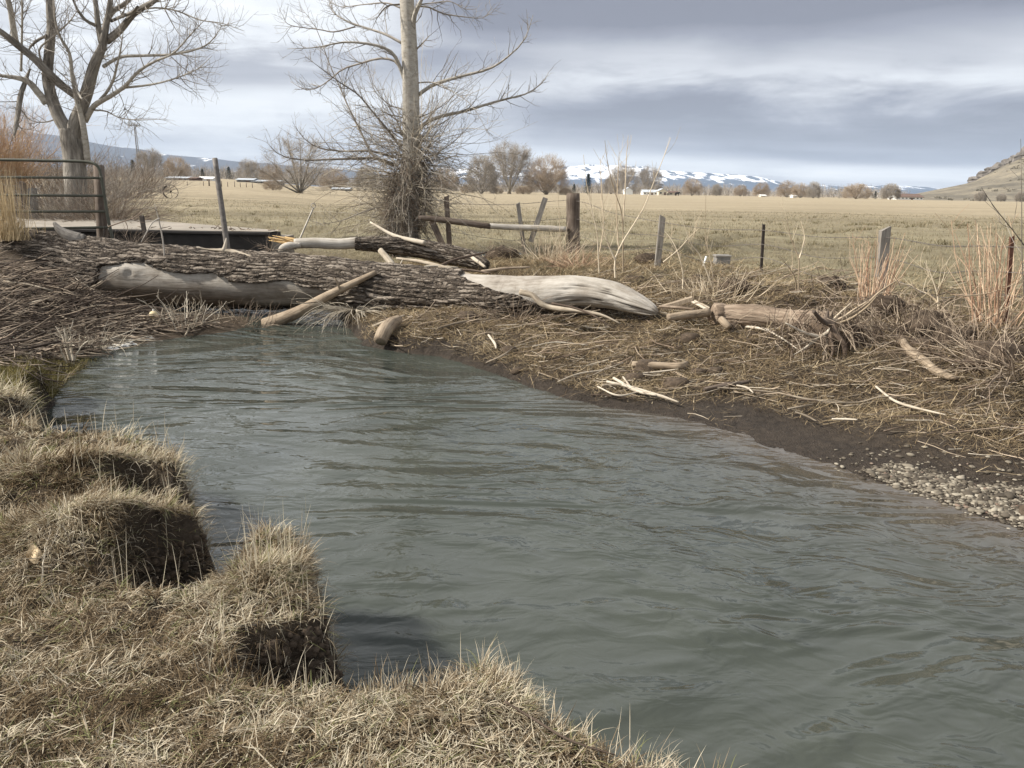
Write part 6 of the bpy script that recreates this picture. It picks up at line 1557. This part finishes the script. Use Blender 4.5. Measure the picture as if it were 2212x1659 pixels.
# ------------------------------------------------------------------ field grass
frg = np.random.default_rng(88)
bb = BB()
n = 150000
Y = np.exp(frg.uniform(math.log(8.0), math.log(60), n)); X = frg.uniform(-.74, .74, n) * Y
d2 = sdf(X, Y, far_w); z = height(X, Y)
dens = np.clip(fbm(X * .5, Y * .7, 3, 3) * 2.2 + .62, .05, 1)
keep = (d2 > np.interp(X, [-3, 0, 3], [1.3, 2.6, 3.9])) & (frg.random(n) < dens) & ~((X < x1 + .2) & (Y > bY - .3) & (Y < np.interp(X, [x0, xl, x1], [bk + 1.1, bk + .1, bY + .8]))) & (np.hypot((X - PUD[0]) / 1.5, (Y - PUD[1]) / 1.0) > .9)
P = np.stack([X, Y, z], -1)[keep]; n = len(P); s = np.maximum(1, P[:, 1] / 14)
P = P + frg.normal(0, .02, (n, 3)) * [1, 1, 0]
bb.add(blades(P, frg.uniform(0, 6.28, n), frg.uniform(.2, 1.3, n), frg.uniform(.03, .10, n) * np.sqrt(s) * np.interp(P[:, 1], [25, 60], [1, .45]), .008 * s, frg.uniform(0, .4, n), 2, frg.beta(1.8, 1.8, n)))
cl = []
for k in range(420):
    if k < 190:
        i = frg.integers(0, len(DITCH) - 1); f_ = frg.random(); c_ = DITCH[i] * (1 - f_) + DITCH[i + 1] * f_; cl.append((c_[0] + frg.normal(0, .3), c_[1] + frg.normal(0, .35)))
    else:
        y_ = math.exp(frg.uniform(math.log(12), math.log(48))); cl.append((frg.uniform(-.6, .7) * y_, y_))
cl = np.array(cl); cl = cl[(sdf(cl[:, 0], cl[:, 1], far_w) > 3.2)]
K = 26; ci = np.repeat(np.arange(len(cl)), K); n = len(ci); X = cl[ci, 0] + frg.normal(0, .10, n); Y = cl[ci, 1] + frg.normal(0, .08, n); s = np.maximum(1, Y / 16)
bb.add(blades(np.stack([X, Y, height(X, Y)], -1), frg.uniform(0, 6.28, n), frg.uniform(.1, 1.0, n), frg.uniform(.06, .18, n), .010 * s, frg.uniform(0, .4, n), 2, np.clip(frg.choice([.02, .15, .6], len(cl))[ci] + frg.normal(0, .1, n), 0, .85)))
tag(bb.build('field_grass', M['grass_field']), 'short dry grass of the wide pasture', 'grass', None, 'stuff')

# ------------------------------------------------------------------ grass of the near bank
ng = np.random.default_rng(99)
def near_pts(n, y0=1.25, y1=9.0, edge=None):
    out = []; c_ = 0
    while c_ < n:
        x = ng.uniform(-7.0, 1.7, 80000); y = ng.uniform(y0, y1, 80000)
        ok = (np.abs(x) < .74 * y + .5) & (ng.random(80000) < np.minimum(1, (2.6 / np.hypot(x, y)) ** 1.6))
        x, y = x[ok], y[ok]
        d = sdf(x, y, near_w)
        k = (d > .0) & (d < edge) if edge else d > .015
        x, y, d = x[k], y[k], d[k]; out.append(np.stack([x, y, d], -1)); c_ += len(x)
    o = np.vstack(out)[:n]
    return o[:, 0], o[:, 1], o[:, 2]
def outward(x, y, e=.03):
    gx_ = sdf(x + e, y, near_w) - sdf(x - e, y, near_w); gy_ = sdf(x, y + e, near_w) - sdf(x, y - e, near_w)
    return np.arctan2(-gy_, -gx_)
def zs(x, y): return np.maximum(height(x, y), -.05)
def mossy(x, y): return sst(y, 5.8, 7.0) * (1 - sst(y, 8.8, 9.6))
bb = BB()
def lk(x, y): return np.maximum(.8, np.hypot(x, y) / 3.6)
def locks(cx_, cy_, K, L, spread, lean, w, tone, dirs=None, crl=(.02, .35), lift=.004, rnd=.45):
    """locks of grass: K blades that grow together and lie the same way"""
    m = len(cx_); ci = np.repeat(np.arange(m), K); n = m * K
    da = (ng.uniform(0, 6.28, m) if dirs is None else dirs)[ci] + ng.normal(0, rnd, n)
    x = cx_[ci] + ng.normal(0, spread, n); y = cy_[ci] + ng.normal(0, spread, n); s = lk(x, y)
    ln = ng.normal(lean[0], lean[1], m)[ci] + ng.normal(0, .22, n)
    cu = ng.uniform(crl[0], crl[1], m)[ci] + ng.normal(0, .08, n)
    LL = ng.uniform(L[0], L[1], m)[ci] * ng.uniform(.5, 1.15, n) * np.sqrt(s)
    ti = np.clip(tone(cx_, cy_, m)[ci] + ng.normal(0, .16, n), 0, .86)
    ti = np.where((ng.random(m) < .09)[ci], ng.uniform(.88, 1, n), ti)
    d = sdf(x, y, near_w); k = (d > -.005) & (ng.random(n) > .8 * mossy(x, y))
    ed = np.where(k & (d < .10))[0]
    if len(ed):
        oy = np.sin(outward(x[ed], y[ed])); k[ed] &= ~((oy < -.25) & (ng.random(len(ed)) < .62))
    bb.add(blades(np.stack([x, y, zs(x, y) + lift + np.abs(ng.normal(0, .010, n))], -1)[k], da[k], ln[k], LL[k], (ng.uniform(w[0], w[1], n) * s * .85)[k], cu[k], 4, ti[k]))
def tone(x, y, m): return np.clip(ng.beta(1.5, 1.6, m) * .7 + 1.25 * fbm(x * 4.5, y * 4.5, 17, 3) + .09 - .15 * sst(-x, .3, 1.3) * (1 - sst(y, 3.2, 4.2)), 0, .85)
def tone_dark(x, y, m): return np.clip(ng.beta(1.3, 2.6, m) * .55, 0, .8)
# brown thatch lying flat, then paler locks over it, then upright tufts
x, y, d = near_pts(6800); locks(x, y, 6, (.05, .12), .03, (1.45, .15), (.003, .0055), tone_dark, None, (-.1, .1), .003, .9)
x, y, d = near_pts(6000); locks(x, y, 8, (.04, .095), .016, (1.28, .22), (.0032, .006), tone, None, (-.05, .30), .012, .40)
x, y, d = near_pts(2000); locks(x, y, 9, (.025, .065), .012, (.6, .3), (.0035, .006), tone, None, (.05, .45), .0, 1.3)
# edges: locks bending over the water
x, y, d = near_pts(800, 1.25, 9, .10); ow = outward(x, y)
keep = (np.sin(ow) > -.35) | (ng.random(len(x)) < .22); x, y, ow = x[keep], y[keep], ow[keep]
locks(x, y, 8, (.06, .16), .012, (.85, .3), (.003, .005), tone, ow + ng.normal(0, .5, len(x)), (.08, .45), .004, .4)
# combed locks on the tussocks
for (c_, rx, ry, cnt, L0) in ((B_C, .22, .19, 380, .12), (B_D, .62, .30, 900, .13), (B_E, .9, .30, 800, .14), (B_F, .5, .3, 260, .2), (B_1, .3, .16, 190, .10)):
    u = ng.normal(0, .62, (cnt, 2)); x = c_[0] + u[:, 0] * rx; y = c_[1] + u[:, 1] * ry
    d = sdf(x, y, near_w); k = (d > .015) & ((u[:, 1] > -.55) | (ng.random(cnt) < .35) | (u[:, 0] < -.3)); x, y, u = x[k], y[k], u[k]
    locks(x, y, 9, (L0 * .5, L0 * 1.1), .014, (1.0, .35), (.003, .0052), tone, np.arctan2(u[:, 1], u[:, 0] + .35) + ng.normal(0, .6, len(x)), (.05, .42), .0, .4)
# roots and straw hanging out of the cut faces
x, y, d = near_pts(1500, 1.25, 7, .07); ow = outward(x, y); k = np.sin(ow) < -.1; x, y, ow = x[k], y[k], ow[k]; n = len(x)
bb.add(blades(np.stack([x, y, zs(x, y) + .004], -1), ow + ng.normal(0, .4, n), ng.normal(1.2, .3, n), ng.uniform(.04, .16, n), .0028 * lk(x, y), ng.uniform(.25, .6, n), 4, ng.beta(1.4, 2, n) * .8))
# tall pale stalks
x, y, d = near_pts(330, 1.4, 8, .16); n = len(x)
bb.add(blades(np.stack([x, y, zs(x, y)], -1), ng.uniform(0, 6.28, n), np.abs(ng.normal(.15, .15, n)), ng.uniform(.12, .32, n) * np.clip(np.hypot(x, y) / 3.2, .4, 1), .0035 * np.maximum(1, np.hypot(x, y) / 3.5), ng.uniform(-.05, .12, n), 4, ng.uniform(.65, .86, n)))
u = ng.normal(0, .55, (34, 2)); x = B_C[0] + .03 + u[:, 0] * .17; y = B_C[1] + u[:, 1] * .12; n = 34
bb.add(blades(np.stack([x, y, zs(x, y)], -1), ng.uniform(0, 6.28, n), np.abs(ng.normal(.12, .12, n)), ng.uniform(.12, .34, n), np.full(n, .0035), ng.uniform(-.04, .1, n), 4, ng.uniform(.65, .86, n)))
# broad dead leaves and stems pressed flat
x, y, d = near_pts(1700, 1.25, 4.5); n = len(x)
bb.add(blades(np.stack([x, y, zs(x, y) + .015], -1), ng.uniform(0, 6.28, n), ng.normal(1.45, .15, n), ng.uniform(.04, .15, n), ng.uniform(.003, .0065, n), ng.normal(0, .1, n), 3, ng.uniform(.55, .86, n)))
tag(bb.build('grass', M['grass_near']), 'matted dead grass and tussocks of the near bank', 'grass', None, 'stuff')
x, y, d = near_pts(26000, 1.25, 7.5, .13); x2 = x + .0; ow = outward(x, y)
x = x + np.cos(ow) * ng.uniform(0, .09, len(x)); y = y + np.sin(ow) * ng.uniform(0, .09, len(x)); k = np.sin(ow) < .15; x, y = x[k], y[k]
z0 = height(x, y); d0 = sdf(x, y, near_w); k = (z0 > .0) & (z0 < np.interp(y, [0, 7], [.42, .36])); x, y, z0 = x[k][:2600], y[k][:2600], z0[k][:2600]
tb = TB()
for j in range(len(x)):
    s_ = min(.016, ng.gamma(1.6, .004) + .004); tb.raw(*rock(np.array([x[j], y[j], z0[j]]), (s_ * 1.3, s_, s_ * .9), j))
tag(tb.build('soil_crumbs', clod_m), 'crumbling dark soil on the cut faces of the near bank', 'soil', None, 'stuff')
# darker mossy turf further up the left shore
bb = BB(); x, y, d = near_pts(42000, 5.0, 9.4); k = ng.random(len(x)) < mossy(x, y); x, y = x[k], y[k]; n = len(x)
bb.add(blades(np.stack([x, y, zs(x, y)], -1), ng.uniform(0, 6.28, n), ng.uniform(.2, 1.4, n), ng.uniform(.05, .14, n), ng.uniform(.006, .010, n), ng.uniform(.0, .4, n), 3))
tag(bb.build('mossy_turf', M['grass_dull']), 'dark mossy turf between tussocks and stick heap on the left shore', 'turf', None, 'stuff')
# small things in the near grass
q = on_ground(76, 1216, 1.5, 8); tb = TB(); V = []
for i in range(7):
    for j in range(7):
        u_, v_ = i / 6 - .5, j / 6 - .5; w_ = .052 * math.sqrt(max(0, 1 - (2 * u_) ** 2)) ; V.append(q + [u_ * .068, v_ * w_ * 1.6 * .6, .04 + v_ * w_ * .9 + .018 * math.sin(u_ * 6) * math.cos(v_ * 5)])
F = [[i * 7 + j, i * 7 + 7 + j, i * 7 + 8 + j, i * 7 + 1 + j] for i in range(6) for j in range(6)]; nV = len(V)
V2 = V + [p_ + np.array([0, .002, .002]) for p_ in V]; tb.raw(V2, F + [[c + nV for c in reversed(f_)] for f_ in F]); tag(tb.build('dry_leaf', M['leaf'], None, q), 'pale tan curled leaf lying in the near grass at the left', 'leaf')
def weed(lab, px, py, H, n, seed, mat='twig_pale', lean=(.1, .9)):
    return thicket('dead_weed', lab, 'weed', on_ground(px, py, 1.4, 8), .3, H, n, M[mat], np.random.default_rng(seed), (.0022, .0042), lean, .02, .14, (2, 5), 1, base_r=.03)
weed('dead branching weed standing beside the tan leaf', 92, 1265, .26, 3, 3)
weed('wiry dead weed sprawling on the slope of the large tussock', 200, 1230, .28, 4, 4, 'twig_pale', (.5, 1.2))
weed('dark thin weed on the crest of the rear tussock', 330, 960, .2, 3, 5, 'twig_brown', (.1, .6))
stick('dry_stalk', 'long flat pale stem lying in the grass near the bottom edge', 'stalk', [on_ground(1090, 1545, 1.3, 5) + [0, 0, .05], on_ground(1150, 1585, 1.3, 5) + [0, 0, .055], on_ground(1230, 1630, 1.3, 5) + [0, 0, .05], on_ground(1330, 1650, 1.3, 5) + [0, 0, .03]], [.0035, .004, .0035, .002], M['stick'], 6, .2)
stick('dry_stalk', 'short grey stem lying by the dark hollow of the large tussock', 'stalk', [on_ground(290, 1292, 1.3, 6) + [0, 0, .02], on_ground(318, 1278, 1.3, 6) + [0, 0, .03], on_ground(345, 1270, 1.3, 6) + [0, 0, .03]], [.006, .008, .008], M['stick'], 6, .2)
for k, (px, py) in enumerate([(560, 1352), (575, 1356), (548, 1358), (532, 1362), (520, 1360), (590, 1348), (505, 1358), (570, 1345)]):
    q = on_ground(px, py, 1.4, 6); tb = TB(); s = prg.uniform(.010, .018); pebble(tb, q + [0, 0, .012], s, prg.uniform(.2, .6)); tag(tb.build('stone', stone_m, None, q), 'small grey stone embedded in the turf block by the water', 'stone', 'small stones in the near turf')

# ------------------------------------------------------------------ air
hz = bpy.data.materials.new('haze'); hz.use_nodes = True
n = NT(hz.node_tree); n.n.clear()
out = n.node('ShaderNodeOutputMaterial'); pv_ = n.node('ShaderNodeVolumePrincipled')
pv_.inputs['Color'].default_value = (.66, .80, 1.0, 1); pv_.inputs['Density'].default_value = 7.0e-5
n.l.new(pv_.outputs[0], out.inputs['Volume'])
tb = TB(); tb.box((0, 4400, 228), 26000, 10600, 464); o = tb.build('haze', hz, None, None, False); o['kind'] = 'stuff'
